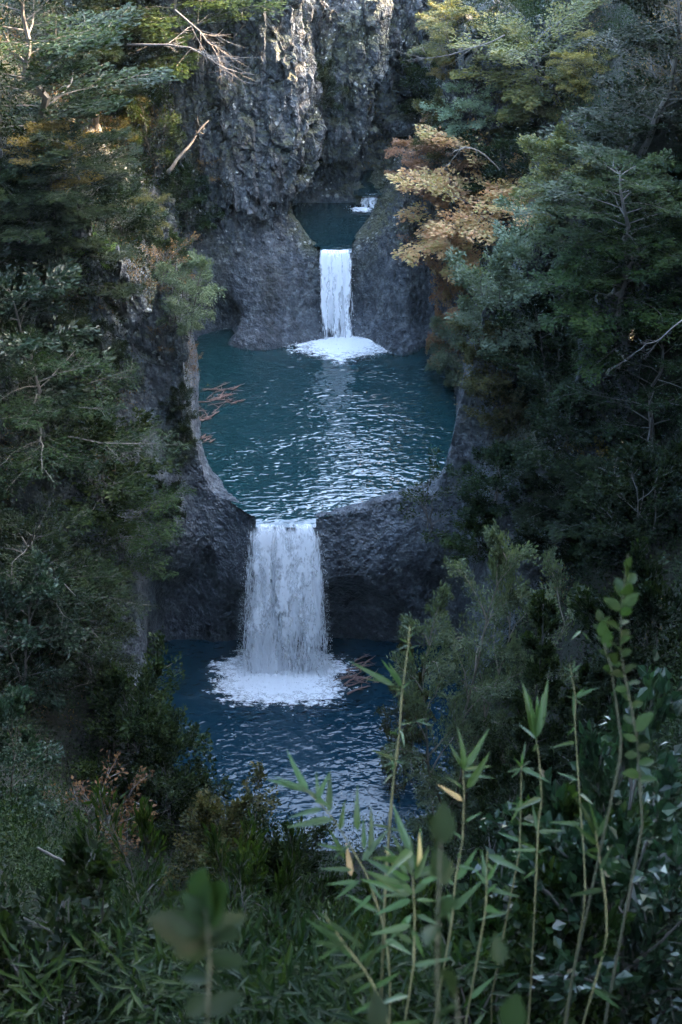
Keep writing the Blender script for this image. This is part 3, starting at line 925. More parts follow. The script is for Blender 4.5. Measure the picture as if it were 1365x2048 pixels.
def tree_proto(name, H=6.0, Rr=2.6, shape='layered', limbs=24, twigs=14, leaves=30, L=.09, W=.05, seed=0, h0=.25, el0=25, el1=45,
               droop=.35, flat=.75, trunk_r=None, jit=.10, twl=.42, stems=1, clump=0.0):
    rs = np.random.RandomState(seed)
    tk, cr = Acc(), Acc()
    trunk_r = trunk_r or H * .017
    T0, TD, TL, TT = [], [], [], []
    for st in range(stems):
        n = 8
        t = np.linspace(0, 1, n)
        off = rs.normal(0, 1, 2) * (0.10 * H if stems > 1 else .02 * H)
        wx = np.cumsum(rs.normal(0, .022 * H, n)) + off[0] * t
        wy = np.cumsum(rs.normal(0, .022 * H, n)) + off[1] * t
        wx -= wx[0] - (off[0] * .05 if stems > 1 else 0)
        wy -= wy[0] - (off[1] * .05 if stems > 1 else 0)
        tp = np.stack([wx, wy, t * H * (0.96 if st == 0 else rs.uniform(.7, .95)) - 0.3 * (1 - t)], 1)
        tk.tube(tp, trunk_r * (1.0 / math.sqrt(stems)) * (1 - .85 * t) + .004, 6)
        ln = max(4, limbs // stems)
        for i in range(ln):
            th = h0 + (1 - h0) * ((i + rs.rand()) / ln)
            s0 = np.array([np.interp(th, t, tp[:, q]) for q in range(3)])
            rel = (th - h0) / (1 - h0)
            ll = Rr * float(SHAPES[shape](np.array(rel))) * rs.uniform(.68, 1.12)
            az = i * 2.39996 + rs.normal(0, .35) + st * 1.3
            el = R(el0 + (el1 - el0) * rel + rs.normal(0, 8))
            d = np.array([math.cos(az) * math.cos(el), math.sin(az) * math.cos(el), math.sin(el)])
            m = 6
            s = np.linspace(0, 1, m)
            lp = s0 + d * (ll * s)[:, None]
            lp[:, 2] -= droop * ll * s ** 2 * .6
            lp[1:] += np.cumsum(rs.normal(0, .03 * ll, (m - 1, 3)), 0)
            tk.tube(lp, max(.006, trunk_r * .30 * (1 - .5 * rel)) * (1 - .85 * s) + .003, 4)
            for j in range(twigs):
                sj = 0.15 + 0.85 * (j + rs.rand()) / twigs
                p = np.array([np.interp(sj, s, lp[:, q]) for q in range(3)])
                dd = lp[min(m - 1, int(sj * (m - 1)) + 1)] - lp[int(min(sj, .99) * (m - 1))]
                dd = dd / (np.linalg.norm(dd) + 1e-6)
                sd = 1 if j % 2 else -1
                up = np.array([0, 0, 1.0]) + rs.normal(0, .55 * (1 - flat) + .12, 3)
                up /= np.linalg.norm(up)
                v = rot_about(dd[None], up[None], np.array([sd * R(rs.uniform(25, 75))]))[0]
                T0.append(p)
                TD.append(v / np.linalg.norm(v))
                TL.append(twl * ll * (1.15 - .75 * sj) * rs.uniform(.6, 1.2) + .05 * Rr)
                TT.append(rs.rand())
            T0.append(lp[-2]); TD.append((lp[-1] - lp[-2]) / (np.linalg.norm(lp[-1] - lp[-2]) + 1e-6)); TL.append(ll * .3); TT.append(rs.rand())
    T0, TD, TL, TT = np.array(T0), np.array(TD), np.array(TL), np.array(TT)
    keep = rs.rand(len(T0)) > clump
    T0, TD, TL, TT = T0[keep], TD[keep], TL[keep], TT[keep]
    k = len(T0)
    N = k * leaves
    ix = np.repeat(np.arange(k), leaves)
    s = rs.rand(N) ** 0.85
    up = np.tile(np.array([0, 0, 1.0]), (N, 1))
    sag = -droop * .35 * TL[ix] * s ** 2
    P = T0[ix] + TD[ix] * (TL[ix] * s)[:, None]
    side = np.cross(TD[ix], up)
    side /= np.linalg.norm(side, axis=1, keepdims=True) + 1e-6
    wdt = TL[ix] * .26 * (1 - .6 * s)
    P = P + side * (rs.normal(0, 1, N) * wdt)[:, None] + up * (sag + rs.normal(0, 1, N) * (jit * (1 - .6 * flat)))[:, None]
    D = rot_about(TD[ix], up, rs.uniform(-1.1, 1.1, N)) + rs.normal(0, .25, (N, 3))
    D[:, 2] -= .12
    Nn = up * flat + rs.normal(0, 1, (N, 3)) * (1 - flat) * .9 + rs.normal(0, .18, (N, 3))
    sz = rs.uniform(.6, 1.25, N)
    tint = np.clip(TT[ix] * .55 + rs.rand(N) * .45, 0, 1)
    cr.leaves(P, D, Nn, L * sz, W * sz, tint)
    # fine twigs, thin slivers
    tk.leaves(T0, TD, rs.normal(0, 1, (k, 3)) + np.array([0, 0, 1]), TL, .012, .5)
    allP = np.concatenate(cr.V)
    return dict(name=name, trunk=tk.mesh('trunk'), crown=cr.mesh('crown'), H=float(np.percentile(allP[:, 2], 98.5)), R=float(np.percentile(np.hypot(allP[:, 0], allP[:, 1]), 92)))

PROTO = dict(
    beech=[tree_proto('beech', 6, 2.7, 'layered', 26, 14, 52, .12, .062, s, .16) for s in (1, 2, 3)],
    bush=[tree_proto('bush', 2.4, 1.5, 'round', 24, 11, 44, .09, .052, s, .03, 5, 70, .2, .35, jit=.12, stems=3) for s in (4, 5)],
    fluffy=[tree_proto('fluffy', 3.0, 1.4, 'round', 26, 11, 46, .10, .032, s, .1, 10, 60, .5, .3, jit=.10, stems=2) for s in (6, 7)],
    turning=[tree_proto('turning', 4.0, 2.2, 'spread', 26, 14, 60, .10, .055, s, .15, 10, 40, .3, .62, jit=.12, stems=2, clump=.08) for s in (8, 9)],
    broad=[tree_proto('broad', 4.0, 2.2, 'round', 24, 10, 30, .15, .08, s, .1, 15, 60, .3, .5, jit=.12, stems=2) for s in (10, 11)],
    sparse=[tree_proto('sparse', 1.8, 1.0, 'spread', 14, 7, 12, .07, .036, s, .1, 20, 70, .2, .35, stems=3) for s in (12, 13)],
    sapling=[tree_proto('sapling', 14, 3.0, 'column', 66, 14, 44, .15, .062, 14, .30, 40, 62, .5, .6, jit=.12, twl=.40, stems=4, clump=.12, trunk_r=.16),
             tree_proto('sapling', 12, 3.0, 'cone', 54, 14, 44, .15, .066, 15, .15, 30, 60, .5, .6, jit=.12, twl=.40, stems=2, clump=.1, trunk_r=.15)],
    feather=[tree_proto('feather', 5.0, 2.6, 'layered', 28, 14, 48, .10, .034, s, .1, 15, 40, .35, .55, jit=.09, twl=.36) for s in (16, 17)],
)
print('protos', time.time() - t0)
_pn = {}
def place_tree(label, cat, species, mat, px, py, top, wid, name='tree', group=None, Y=None, bark=None, lean=0.0, v=None):
    if Y is None:
        b = hit(px, py)
        if b is None:
            return
    else:
        q = at_y(px, (py + top) / 2, Y)
        b = drop((q.x, Y, 40.0))
    dep = (b - EYE).dot(FWD)
    zt = at_y(px, top, b.y).z
    h = max(zt - b.z, 0.5)
    w = 1.12 * wid * dep / FPX
    i = _pn.get(species, 0)
    _pn[species] = i + 1
    pr = PROTO[species][(i if v is None else v) % len(PROTO[species])]
    root = link(name, None, loc=b)
    sz = h / pr['H']
    sx = min(max(w / (2.05 * pr['R']), sz * .45), sz * 2.2)
    root.scale = (sx, sx, sz)
    rs = random.Random(int(px * 7 + py * 13))
    root.rotation_euler = (R(rs.uniform(-5, 5)), R(lean + rs.uniform(-4, 4)), rs.uniform(0, 6.28))
    if lean:
        root.rotation_euler = Matrix.Rotation(R(lean), 3, 'Y').to_euler()
    tag(root, label, cat, group)
    for key, m in (('trunk', bark or BARK), ('crown', LM[mat])):
        o = link(key, pr[key], None, root)
        if not o.data.materials:
            o.data.materials.append(m)
        o.material_slots[0].link = 'OBJECT'
        o.material_slots[0].material = m
    return root

GL, GR_ = 'trees and shrubs on the left side of the gorge', 'trees and shrubs on the right side of the gorge'
TREES = [
    # left bank, from the top down
    ('large dark layered tree filling the top left corner', 'tree', 'beech', 'dark', 70, 340, -60, 430, GL),
    ('second dark tree behind the corner one, reaching towards the bare wedge of rock', 'tree', 'beech', 'dark', 190, 250, -40, 260, GL),
    ('yellow green sunlit tree leaning over the top of the cliff', 'tree', 'beech', 'green', 400, 130, -130, 330, GL),
    ('low yellow olive shrub lit by the sun on the upper left slope', 'shrub', 'bush', 'yellow', 110, 350, 250, 160, GL),
    ('slim upright green tree with a bare grey stem before the left cliff', 'tree', 'fluffy', 'green', 312, 370, 140, 115, GL),
    ('olive bush at the foot of the bare sunlit wedge', 'shrub', 'bush', 'olive', 230, 260, 170, 140, GL),
    ('dark shrub tucked under the slim upright tree', 'shrub', 'bush', 'dark', 375, 440, 335, 130, GL),
    ('spreading dark tree above the bright green bush', 'tree', 'beech', 'dark', 90, 560, 360, 310, GL),
    ('small bright green bush on the left slope', 'shrub', 'bush', 'bright', 155, 530, 455, 120, GL),
    ('glossy large leaved tree at the left edge', 'tree', 'broad', 'gloss', 55, 800, 510, 330, GL),
    ('layered green tree with flat branches reaching right over the rock', 'tree', 'beech', 'green', 165, 650, 470, 220, GL),
    ('rusty orange dry bush on the left rock wall', 'shrub', 'sparse', 'brown', 325, 575, 485, 110, GL),
    ('pale feathery bush hanging on the rock left of the pool', 'shrub', 'fluffy', 'pale', 378, 660, 520, 115, GL),
    ('dark green tree under the glossy one at the left edge', 'tree', 'feather', 'dark', 110, 940, 690, 350, GL),
    ('mid green leafy tree pushing out towards the pool', 'tree', 'broad', 'green', 215, 1010, 820, 260, GL),
    ('feathery tree with a bright branch tip pointing at the lower fall', 'tree', 'feather', 'green', 215, 1190, 985, 300, GL),
    ('dense dark tree on the left bank level with the lower fall', 'tree', 'feather', 'dark', 80, 1280, 1010, 330, GL),
    ('bluish glossy shrub at the left edge', 'shrub', 'broad', 'gloss', 40, 1390, 1150, 230, GL),
    ('soft green tree beside the dark cave', 'tree', 'feather', 'green', 200, 1430, 1170, 240, GL),
    ('leafy bush on the left shore of the lower pool', 'shrub', 'bush', 'green', 270, 1570, 1340, 210, GL),
    ('round bush at the corner of the lower pool', 'shrub', 'bush', 'green', 340, 1650, 1460, 170, GL),
    ('blue green broad leaved shrub low on the left edge', 'shrub', 'broad', 'gloss', 35, 1670, 1420, 200, GL),
    ('tangled rusty brown shrub on the lower left slope', 'shrub', 'sparse', 'brown', 200, 1700, 1560, 190, GL),
    ('bush with yellowing tips at the near edge of the lower pool', 'shrub', 'bush', 'olive', 460, 1760, 1590, 200, GL),
    ('dark leafy bush in front of the lower pool', 'shrub', 'bush', 'green', 585, 1860, 1680, 190, GL),
    ('dark green tuft growing on the hanging rock column', 'shrub', 'bush', 'dark', 645, 215, 125, 75, GL),
    ('brown tuft on the face of the left cliff', 'shrub', 'sparse', 'brown', 430, 360, 310, 80, GL),
    # right bank
    ('small yellow green tree at the top by the dark slot', 'tree', 'fluffy', 'olive', 900, 110, 10, 150, GR_),
    ('green bush beside the dark slot', 'shrub', 'bush', 'green', 862, 220, 90, 120, GR_),
    ('small sunlit yellow shrub high on the right', 'shrub', 'bush', 'yellow', 897, 155, 105, 70, GR_),
    ('grey green bush above the rusty trees', 'shrub', 'bush', 'grey', 935, 250, 160, 130, GR_),
    ('large green tree at the top of the right slope', 'tree', 'turning', 'olive', 1085, 230, 10, 270, GR_),
    ('very dark tree filling the top right corner', 'tree', 'beech', 'dark', 1275, 310, -70, 340, GR_),
    ('yellow tinged tree between the top right trees', 'tree', 'turning', 'yellow', 1175, 200, 85, 140, GR_),
    ('olive shrub under the large top tree', 'shrub', 'turning', 'olive', 1050, 300, 170, 200, GR_),
    ('mossy green bush next to the boulder in the slot', 'shrub', 'bush', 'olive', 885, 295, 190, 115, GR_),
    ('rust brown tree leaning over the little pool', 'tree', 'turning', 'orange', 874, 410, 255, 170, GR_),
    ('large orange and yellow tree glowing on the right slope', 'tree', 'turning', 'mixed', 955, 540, 285, 300, GR_, 64),
    ('low rust red bush below the large orange tree', 'shrub', 'turning', 'mixed', 905, 560, 465, 100, GR_, 63.5),
    ('light rust twigs on the rock dome right of the upper fall', 'shrub', 'sparse', 'orange', 830, 520, 460, 80, GR_),
    ('grey green shrub with pale round clumps beside the orange tree', 'shrub', 'bush', 'grey', 990, 670, 500, 180, GR_),
    ('second grey green shrub, upper right of the pale clumps', 'shrub', 'bush', 'grey', 1075, 560, 415, 175, GR_),
    ('dark layered tree over the middle of the right slope', 'tree', 'beech', 'dark', 1240, 470, 240, 300, GR_),
    ('green tree with flat yellow tipped branches on the right', 'tree', 'beech', 'green', 1240, 580, 340, 300, GR_),
    ('tree with bright green drooping fans at the right', 'tree', 'beech', 'green', 1255, 720, 450, 300, GR_),
    ('dull dark shrub behind the orange tree', 'shrub', 'bush', 'dark', 1025, 400, 255, 200, GR_),
    ('dim olive bush right of the dull dark shrub', 'shrub', 'bush', 'olive', 1120, 400, 265, 180, GR_),
    ('soft green bush overhanging the right edge of the upper pool', 'shrub', 'fluffy', 'pale', 915, 760, 630, 120, GR_),
    ('mixed green and brown bush above the bare grey rocks', 'shrub', 'bush', 'olive', 985, 760, 640, 140, GR_),
    ('dark tree halfway down the right slope', 'tree', 'bush', 'dark', 1100, 800, 600, 220, GR_),
    ('almost black tree at the right edge level with the pool', 'tree', 'feather', 'dark', 1300, 920, 640, 300, GR_),
    ('dry golden bush in the shade of the right slope', 'shrub', 'sparse', 'yellow', 1190, 960, 850, 120, GR_),
    ('small light green bush in the shade of the right slope', 'shrub', 'sparse', 'green', 1065, 1010, 930, 90, GR_),
    ('dusky green shrub above the dry golden bush', 'shrub', 'bush', 'dark', 1130, 910, 770, 200, GR_),
    ('dark shrub at the right edge under the almost black tree', 'shrub', 'bush', 'dark', 1285, 1130, 920, 240, GR_),
    ('dark bush on the slope left of the bare rock wall', 'shrub', 'bush', 'dark', 245, 470, 370, 150, GL),
    ('olive shrub on the ledge above the left rock wall', 'shrub', 'fluffy', 'olive', 290, 470, 390, 80, GL),
    ('green bush against the foot of the left cliff', 'shrub', 'bush', 'green', 350, 540, 470, 70, GL),
    ('dark bush halfway up the left rock wall', 'shrub', 'bush', 'dark', 215, 720, 640, 80, GL),
    ('brownish tuft in a crack of the left rock wall', 'shrub', 'sparse', 'brown', 330, 700, 640, 70, GL),
    ('dark green tree covering the upper left slope', 'tree', 'beech', 'dark', 180, 440, 260, 230, GL),
    ('green tree hanging over the left edge above the glossy tree', 'tree', 'beech', 'green', 20, 520, 330, 240, GL),
    ('olive bush leaning over the grey rocks right of the pool', 'shrub', 'bush', 'olive', 1020, 880, 780, 140, GR_),
    ('dark bush below the grey rocks right of the pool', 'shrub', 'bush', 'dark', 990, 1010, 900, 150, GR_),
    ('dark tree behind the sapling on the right slope', 'tree', 'beech', 'dark', 1090, 1120, 960, 230, GR_),
    ('green bush at the right end of the dam', 'shrub', 'bush', 'green', 960, 1110, 1000, 130, GR_),
    ('shady tree at the right edge above the oval leaved shoot', 'tree', 'beech', 'dark', 1230, 1080, 920, 230, GR_),
    ('soft dark bush beneath the dry golden one', 'shrub', 'bush', 'dark', 1180, 1060, 960, 170, GR_),
    ('small dry shrub hanging over the wall by the largest driftwood', 'shrub', 'sparse', 'brown', 372, 745, 690, 60, GL),
    ('green tuft on the left pool wall above the small driftwood knot', 'shrub', 'bush', 'dark', 365, 830, 770, 60, GL),
    ('green hanging bush low on the left pool wall', 'shrub', 'fluffy', 'green', 362, 930, 850, 70, GL),
    ('dark tuft on the rock left of the lower fall', 'shrub', 'bush', 'dark', 330, 1030, 960, 80, GL),
    ('thin green shrub on the right rim of the dam', 'shrub', 'sparse', 'green', 860, 1070, 950, 140, GR_),
]
for lab, cat, sp, mt, px, py, top, wid, grp, *yy in TREES:
    place_tree(lab, cat, sp, mt, px, py, top, wid, 'tree' if cat == 'tree' else 'shrub', grp, Y=yy[0] if yy else None)
NEAR = [
    ('slender pale green sapling with many thin stems right of the lower fall', 'tree', 'sapling', 'pale', 925, 1560, 1040, 290, 33, 0),
    ('reddish green bush between the lower fall and the sapling', 'shrub', 'sapling', 'olive', 800, 1340, 1195, 85, 43, 1),
    ('bushy young tree just right of the slender sapling', 'tree', 'sapling', 'green', 1045, 1450, 1130, 250, 32, 1),
    ('dark bushy tree below the slender sapling', 'tree', 'sapling', 'dark', 935, 1760, 1420, 260, 27, 1),
    ('shady tree below the bushy young tree', 'tree', 'sapling', 'dark', 1120, 1720, 1330, 280, 28, 1),
    ('black green tree behind the upright broad leaved shoot', 'tree', 'bush', 'dark', 1290, 1500, 1130, 260, 30, None),
]
for lab, cat, sp, mt, px, py, top, wid, Y, v in NEAR:
    place_tree(lab, cat, sp, mt, px, py, top, wid, 'sapling' if sp == 'sapling' else 'shrub', 'young trees on the near right bank', Y=Y, bark=BARK_P if mt == 'pale' else BARK, v=v)

_can = tree_proto('canopy', 17, 6.5, 'spread', 30, 14, 40, .34, .19, 51, .6, 5, 45, .3, .6, jit=.35, trunk_r=.22)  # high crowns added out of view to darken foreground and edges
OV_ = 'unseen trees added to shade the view and shape its reflections'
for i, (lab, x_, y_, h_, s_) in enumerate((  # all unseen, added to shade, dapple the sun and colour pool reflections
        ('unseen shade tree on the slope just right of the viewpoint', 10.5, 3.5, 11, 1.9), ('tall unseen shade tree farther right of the viewpoint', 15.5, 9.0, 12, 2.0), ('unseen shade tree behind the right side of the viewpoint', 13, -3.5, 12, 2.0),
        ('leaning unseen shade tree right of the near slope', 13.0, 15.0, 14, 2.1), ('unseen shade tree behind the left side of the viewpoint', -7, -4.0, 12, 2.0), ('unseen shade tree left of the viewpoint', -9.5, 4.0, 10, 1.8),
        ('unseen shade tree overhanging the right of the near slope', 11.5, 11.0, 14, 2.0), ('tall slim unseen shade tree up the slope on the right', 12.8, 20.0, 15, 1.9), ('unseen shade tree high on the right bank', 15.5, 15.0, 13, 2.0),
        ('tall unseen tree crowning the left cliff, added to darken pool reflections', -4.0, 71.5, 8, 1.3), ('second tall unseen tree added on top of the left cliff', -7.5, 72.5, 8, 1.3), ('unseen tree added at the very top of the hanging rock', -1.8, 74.5, 7, 1.1),
        ('tall unseen shade canopy arching over the viewpoint from the left', -7.5, 3, 17, 0),
        ('tall unseen shade canopy arching over the near slope from the left', -9.5, 12, 19, 0),
        ('tall unseen shade canopy arching over the viewpoint from the right', 7.5, 3, 17, 0),
        ('tall unseen shade canopy arching over the near slope from the right', 9.5, 12, 19, 0),
        ('tall unseen shade canopy behind the viewpoint', 0.5, -6, 17, 0),
        ('tall unseen shade canopy left bank abreast of the near slope', -13, 22, 19, 0),
        ('unseen rim tree added to filter the sun upstream on the right', 15.5, 71.5, 7, 1.1), ('second unseen rim tree added to filter the sun upstream on the right', 19.5, 73.5, 8, 1.2),
        ('tall unseen shade canopy on the right rim, nearest the viewpoint', 17, 27, 17, 0),
        ('tall unseen shade canopy on the right rim above the lower fall', 19, 37, 16, 0),
        ('tall unseen shade canopy on the right rim above the lower pool', 18, 46, 15, 0),
        ('tall unseen shade canopy on the right rim above the upper pool', 20, 55, 14, 0),
        ('tall unseen shade canopy on the left rim above the lower pool', -20, 36, 16, 0),
        ('tall unseen shade canopy on the left rim above the upper pool', -20, 50, 15, 0),
        ('turning tree on the right cliff top above the slot', 3.5, 82.5, 5.5, .95), ('second unseen turning tree added on the cliff top above the slot', 7.0, 84.5, 6, 1.0), ('turning tree on the cliff top above the hanging rock', 0.2, 81.0, 4.5, .8),
        ('tall unseen shade canopy far down the left bank, first from the viewpoint', -13.5, 19, 23, 0),
        ('tall unseen shade canopy far down the left bank, second from the viewpoint', -16.5, 28, 24, 0),
        ('tall unseen shade canopy far down the left bank, third from the viewpoint', -19.5, 37, 22, 0),
        ('tall unseen shade canopy down the right bank, first from the viewpoint', 13.0, 20, 21, 0),
        ('tall unseen shade canopy down the right bank, second from the viewpoint', 16, 29, 21, 0),
        ('tall unseen shade canopy down the right bank, third from the viewpoint', 18.5, 38, 19, 0),
        ('big unseen shade tree straight behind the viewpoint', 2.5, -6.0, 13, 2.2))):
    g = drop((x_, y_, 60))
    root = link('tree', None, loc=g)
    pr = _can if s_ == 0 else PROTO['beech'][i % 3]
    root.scale = (s_ * 1.15, s_ * 1.15, h_ / 6) if s_ else (h_ / 17,) * 3
    root.rotation_euler = (0, 0, i * 1.3)
    tag(root, lab, 'tree', OV_)
    for key, m in (('trunk', BARK), ('crown', LM['mixed' if 'turning' in lab else 'dark'])):
        o = link(key, pr[key], m, root)
        o.material_slots[0].link = 'OBJECT'
        o.material_slots[0].material = m

# ------------------------------------------------------------------ undergrowth: what nobody could count
def in_view(C, m=1.15):
    d = C - np.array(EYE)
    dep = d @ np.array(FWD)
    sx = np.abs(d[:, 0] / np.maximum(dep, .1)) * FPX / 682.5
    sy = np.abs(d @ np.array(UPV) / np.maximum(dep, .1)) * FPX / 1024
    return (dep > 1.0) & (sx < m) & (sy < m)

def tri_data(V, Q):
    a, b, c, d = (V[Q[:, i]] for i in range(4))
    n = np.cross(c - a, d - b)
    A = np.linalg.norm(n, axis=1) * .5
    return (a + b + c + d) / 4, n / (2 * A[:, None] + 1e-9), A, a, b, c, d

def scatter(V, Q, weight, count, rs):
    C, N, A, a, b, c, d = tri_data(V, Q)
    w = A * weight(C, N) * in_view(C)
    w = w / w.sum()
    i = rs.choice(len(Q), count, p=w)
    u, v = rs.rand(count, 1), rs.rand(count, 1)
    P = (a[i] * (1 - u) + b[i] * u) * (1 - v) + (d[i] * (1 - u) + c[i] * u) * v
    return P, N[i]

def tufts(acc, P, N, n, r, L, W, rs, upness=.55, narrow=False, tint0=0.0, tint1=1.0):
    k = len(P)
    ax = N * (1 - upness) + np.array([0, 0, 1.0]) * upness
    ax /= np.linalg.norm(ax, axis=1, keepdims=True)
    ix = np.repeat(np.arange(k), n)
    m = k * n
    D = rs.normal(0, 1, (m, 3))
    D /= np.linalg.norm(D, axis=1, keepdims=True)
    D = D * .85 + ax[ix] * .75
    rr = np.broadcast_to(np.asarray(r, np.float32), (k,))[ix] * rs.rand(m) ** .6
    B = P[ix] + D * rr[:, None]
    ld = D + rs.normal(0, .6, (m, 3))
    ld[:, 2] -= .15
    nn = np.array([0, 0, 1.0]) * .8 + ax[ix] * .4 + rs.normal(0, .45, (m, 3))
    ct = rs.rand(k)
    s = rs.uniform(.6, 1.3, m)
    Lk = np.broadcast_to(np.asarray(L, np.float32), (k,))[ix]
    Wk = np.broadcast_to(np.asarray(W, np.float32), (k,))[ix]
    acc.leaves(B, ld, nn, Lk * s, Wk * s, np.clip(tint0 + (tint1 - tint0) * (.6 * ct[ix] + .4 * rs.rand(m)), 0, 1))

rs = np.random.RandomState(77)
for q in ((925,1560),(1290,1500),(300,1600),(700,1800),(1000,1900)): print('HIT', q, hit(*q))
def w_ground(C, N):
    x, y, z = C[:, 0], C[:, 1], C[:, 2]
    ok = np.minimum(poly_sdf(x, y, POOL_L) , 9) > .1
    return ok * np.where(y < 42, .35, 1.0) * np.where((y > 42) & (y < 72) & (np.abs(x) < 20), 1.8, 1.0) * np.clip(60 / np.maximum(np.linalg.norm(C - np.array(EYE), axis=1), 8), .8, 3)
def w_rock(C, N):
    x, y, z = C[:, 0], C[:, 1], C[:, 2]
    n = fbm(x * .35, y * .35, z * .35, 3, 41)
    left, right = 1.6 * sstep(-7.6, -10, x), sstep(5.6, 8.0, x)
    far = sstep(66, 69, y)
    base = np.clip(N[:, 2] * 1.2 + .25, 0, 1)
    w = base * sstep(2.5, 5.5, z) * (.25 + .9 * sstep(-.1, .25, n))
    w = w * (1 - .75 * far * sstep(-9, -6.5, x) * sstep(5, 3.5, x)) * sstep(.5, 1.6, np.abs(x))
    w += right * sstep(1.5, 4.0, z + n * 2) * (.9 + n) + left * sstep(3.0, 6.0, z + 3 * n) * (.6 + n)
    w += sstep(4.6, 6.4, x) * far * sstep(3, 6, z) * 1.0
    w *= np.minimum(poly_sdf(x, y, POOL_U), poly_sdf(x, y, POOL_L)) > .35
    return np.maximum(w, 0)

def stuff(name, label, mat, parts):
    o = link(name, parts.mesh(name), mat)
    return tag(o, label, kind='stuff')

def w_near(C, N):
    x, y, z = C[:, 0], C[:, 1], C[:, 2]
    return (poly_sdf(x, y, POOL_L) > .3) * (y < 50) * (y > 5) * np.clip(fbm(x * .25, y * .25, x * 0, 3, 19) + .55, .05, 1.2) / np.maximum(y, 8) * 20
P3, N3 = scatter(GV, GQ, w_near, 3000, rs)
P1, N1 = scatter(GV, GQ, w_ground, 11000, rs)
P2, N2 = scatter(RV, RQ, w_rock, 11000, rs)
PA, NA = np.concatenate([P1, P2]), np.concatenate([N1, N2])
fld = fbm(PA[:, 0] * .22, PA[:, 1] * .22, PA[:, 2] * .22, 3, 63) + rs.normal(0, .12, len(PA))
fld = fld - .6 * (PA[:, 1] < 34)
far_k = np.linalg.norm(PA - np.array(EYE), axis=1)
r_k = np.clip(.16 + far_k * .0075, .2, .62) * rs.uniform(.6, 1.4, len(PA))
L_k = np.clip(.03 + far_k * .0011, .045, .10)
for nm, lab, mat, sel, nl in (
        ('undergrowth', 'dense dark green undergrowth covering the slopes', LM['dark'], fld < .02, 22),
        ('leafy_ground_cover', 'lighter green leafy ground cover in patches on the slopes', LM['green'], (fld >= .02) & (fld < .26), 22),
        ('dry_ground_cover', 'olive and rusty dry plants in patches on the slopes', LM['brown'], (fld >= .26), 16)):
    a = Acc()
    tufts(a, PA[sel], NA[sel], nl, r_k[sel], L_k[sel], L_k[sel] * .5, rs)
    stuff(nm, lab, mat, a)
fk = np.linalg.norm(P3 - np.array(EYE), axis=1)
P3 = P3 + np.array([0, 0, 1.0]) * (rs.rand(len(P3)) ** 1.5 * 1.5 * np.clip(fk / 20, .3, 1))[:, None]
for nm, lab, mat, sel, L, wr in (
        ('dark_thicket', 'tangled dark leafy thicket on the near slope', LM['dark'], rs.rand(len(P3)) < .5, .075, .5),
        ('green_thicket', 'green leafy thicket on the near slope above the lower pool', LM['green'], None, .085, .36)):
    if sel is None:
        sel = ~last
    last = sel
    a = Acc()
    tufts(a, P3[sel], N3[sel], 70, np.clip(.25 + fk[sel] * .016, .3, .85), np.clip(L * fk[sel] / 24, .05, .1), np.clip(L * fk[sel] / 24, .05, .1) * wr, rs, .8)
    stuff(nm, lab, mat, a)
print('undergrowth', time.time() - t0)
# ------------------------------------------------------------------ rocks, driftwood, dead branches
def boulder(label, c, r, seed, mat=ROCK):
    import bmesh
    bm = bmesh.new()
    bmesh.ops.create_icosphere(bm, subdivisions=4, radius=1)
    V = np.array([v.co[:] for v in bm.verts], np.float32)
    d = 1 + .16 * fbm(V[:, 0] * 1.3, V[:, 1] * 1.3, V[:, 2] * 1.3, 3, seed) + .05 * fbm(V[:, 0] * 5, V[:, 1] * 5, V[:, 2] * 5, 3, seed)
    V = V * d[:, None] * np.array(r)
    F = np.array([[v.index for v in f.verts] for f in bm.faces])
    bm.free()
    o = link('boulder', np_mesh('boulder', V, F, True), mat, loc=c)
    return tag(o, label, 'boulder')

_b = at_y(806, 250, 77.3)
boulder('rounded boulder jammed in the dark slot above the small pool', _b, (1.05, .8, .62), 3)

def sticks(name, label, cat, c, n, rx, ry, L, rad, mat, seed, flat=.1, ang=None):
    rs_ = np.random.RandomState(seed)
    root = link(name, None, loc=c)
    tag(root, label, cat)
    for i in range(n):
        p = np.array([rs_.normal(0, rx), rs_.normal(0, ry), rs_.uniform(.0, .08)])
        a = rs_.normal(ang if ang is not None else rs_.uniform(0, 3.14), .5)
        l = L * rs_.uniform(.4, 1.15)
        d = np.array([math.cos(a), math.sin(a), rs_.normal(0, flat)])
        t = np.linspace(-.5, .5, 6)
        pts = p + d * (t * l)[:, None]
        pts[:, :2] += np.cumsum(rs_.normal(0, .04 * l, (6, 2)), 0)
        pts[:, 2] = np.abs(pts[:, 2]) * .6 + np.abs(rs_.normal(0, .02))
        A = Acc()
        A.tube(pts, rad * rs_.uniform(.5, 1.3) * np.array([1, .95, .85, .7, .5, .25]), 5)
        for s in range(3):
            j = rs_.randint(1, 5)
            q = pts[j] + np.array([rs_.normal(0, .25 * l), rs_.normal(0, .18 * l), rs_.uniform(.0, .06 * l)])
            A.tube(np.array([pts[j], (pts[j] + q) / 2 + rs_.normal(0, .02, 3), q]), rad * np.array([.5, .35, .12]), 4)
        link('branch', A.mesh('branch', True), mat, root)
    return root
sticks('driftwood', 'largest raft of reddish driftwood branches floating by the left wall of the pool', 'driftwood', at_z(438, 792, .02), 18, .5, .6, 1.2, .04, REDWOOD, 5, .05, .5)
sticks('driftwood', 'small knot of driftwood between the large raft and the left wall', 'driftwood', at_z(424, 838, .02), 7, .35, .45, 1.1, .04, REDWOOD, 6, .05, .4)
sticks('driftwood', 'scrap of driftwood against the wall nearest the lower fall', 'driftwood', at_z(410, 878, .02), 6, .22, .4, .8, .035, REDWOOD, 7, .05, .9)
sticks('brushwood', 'rusty heap of brushwood in the dark right of the lower fall', 'brushwood', at_z(722, 1348, Z_L + .05), 16, .42, .5, 1.1, .045, REDWOOD, 8, .35, .2)

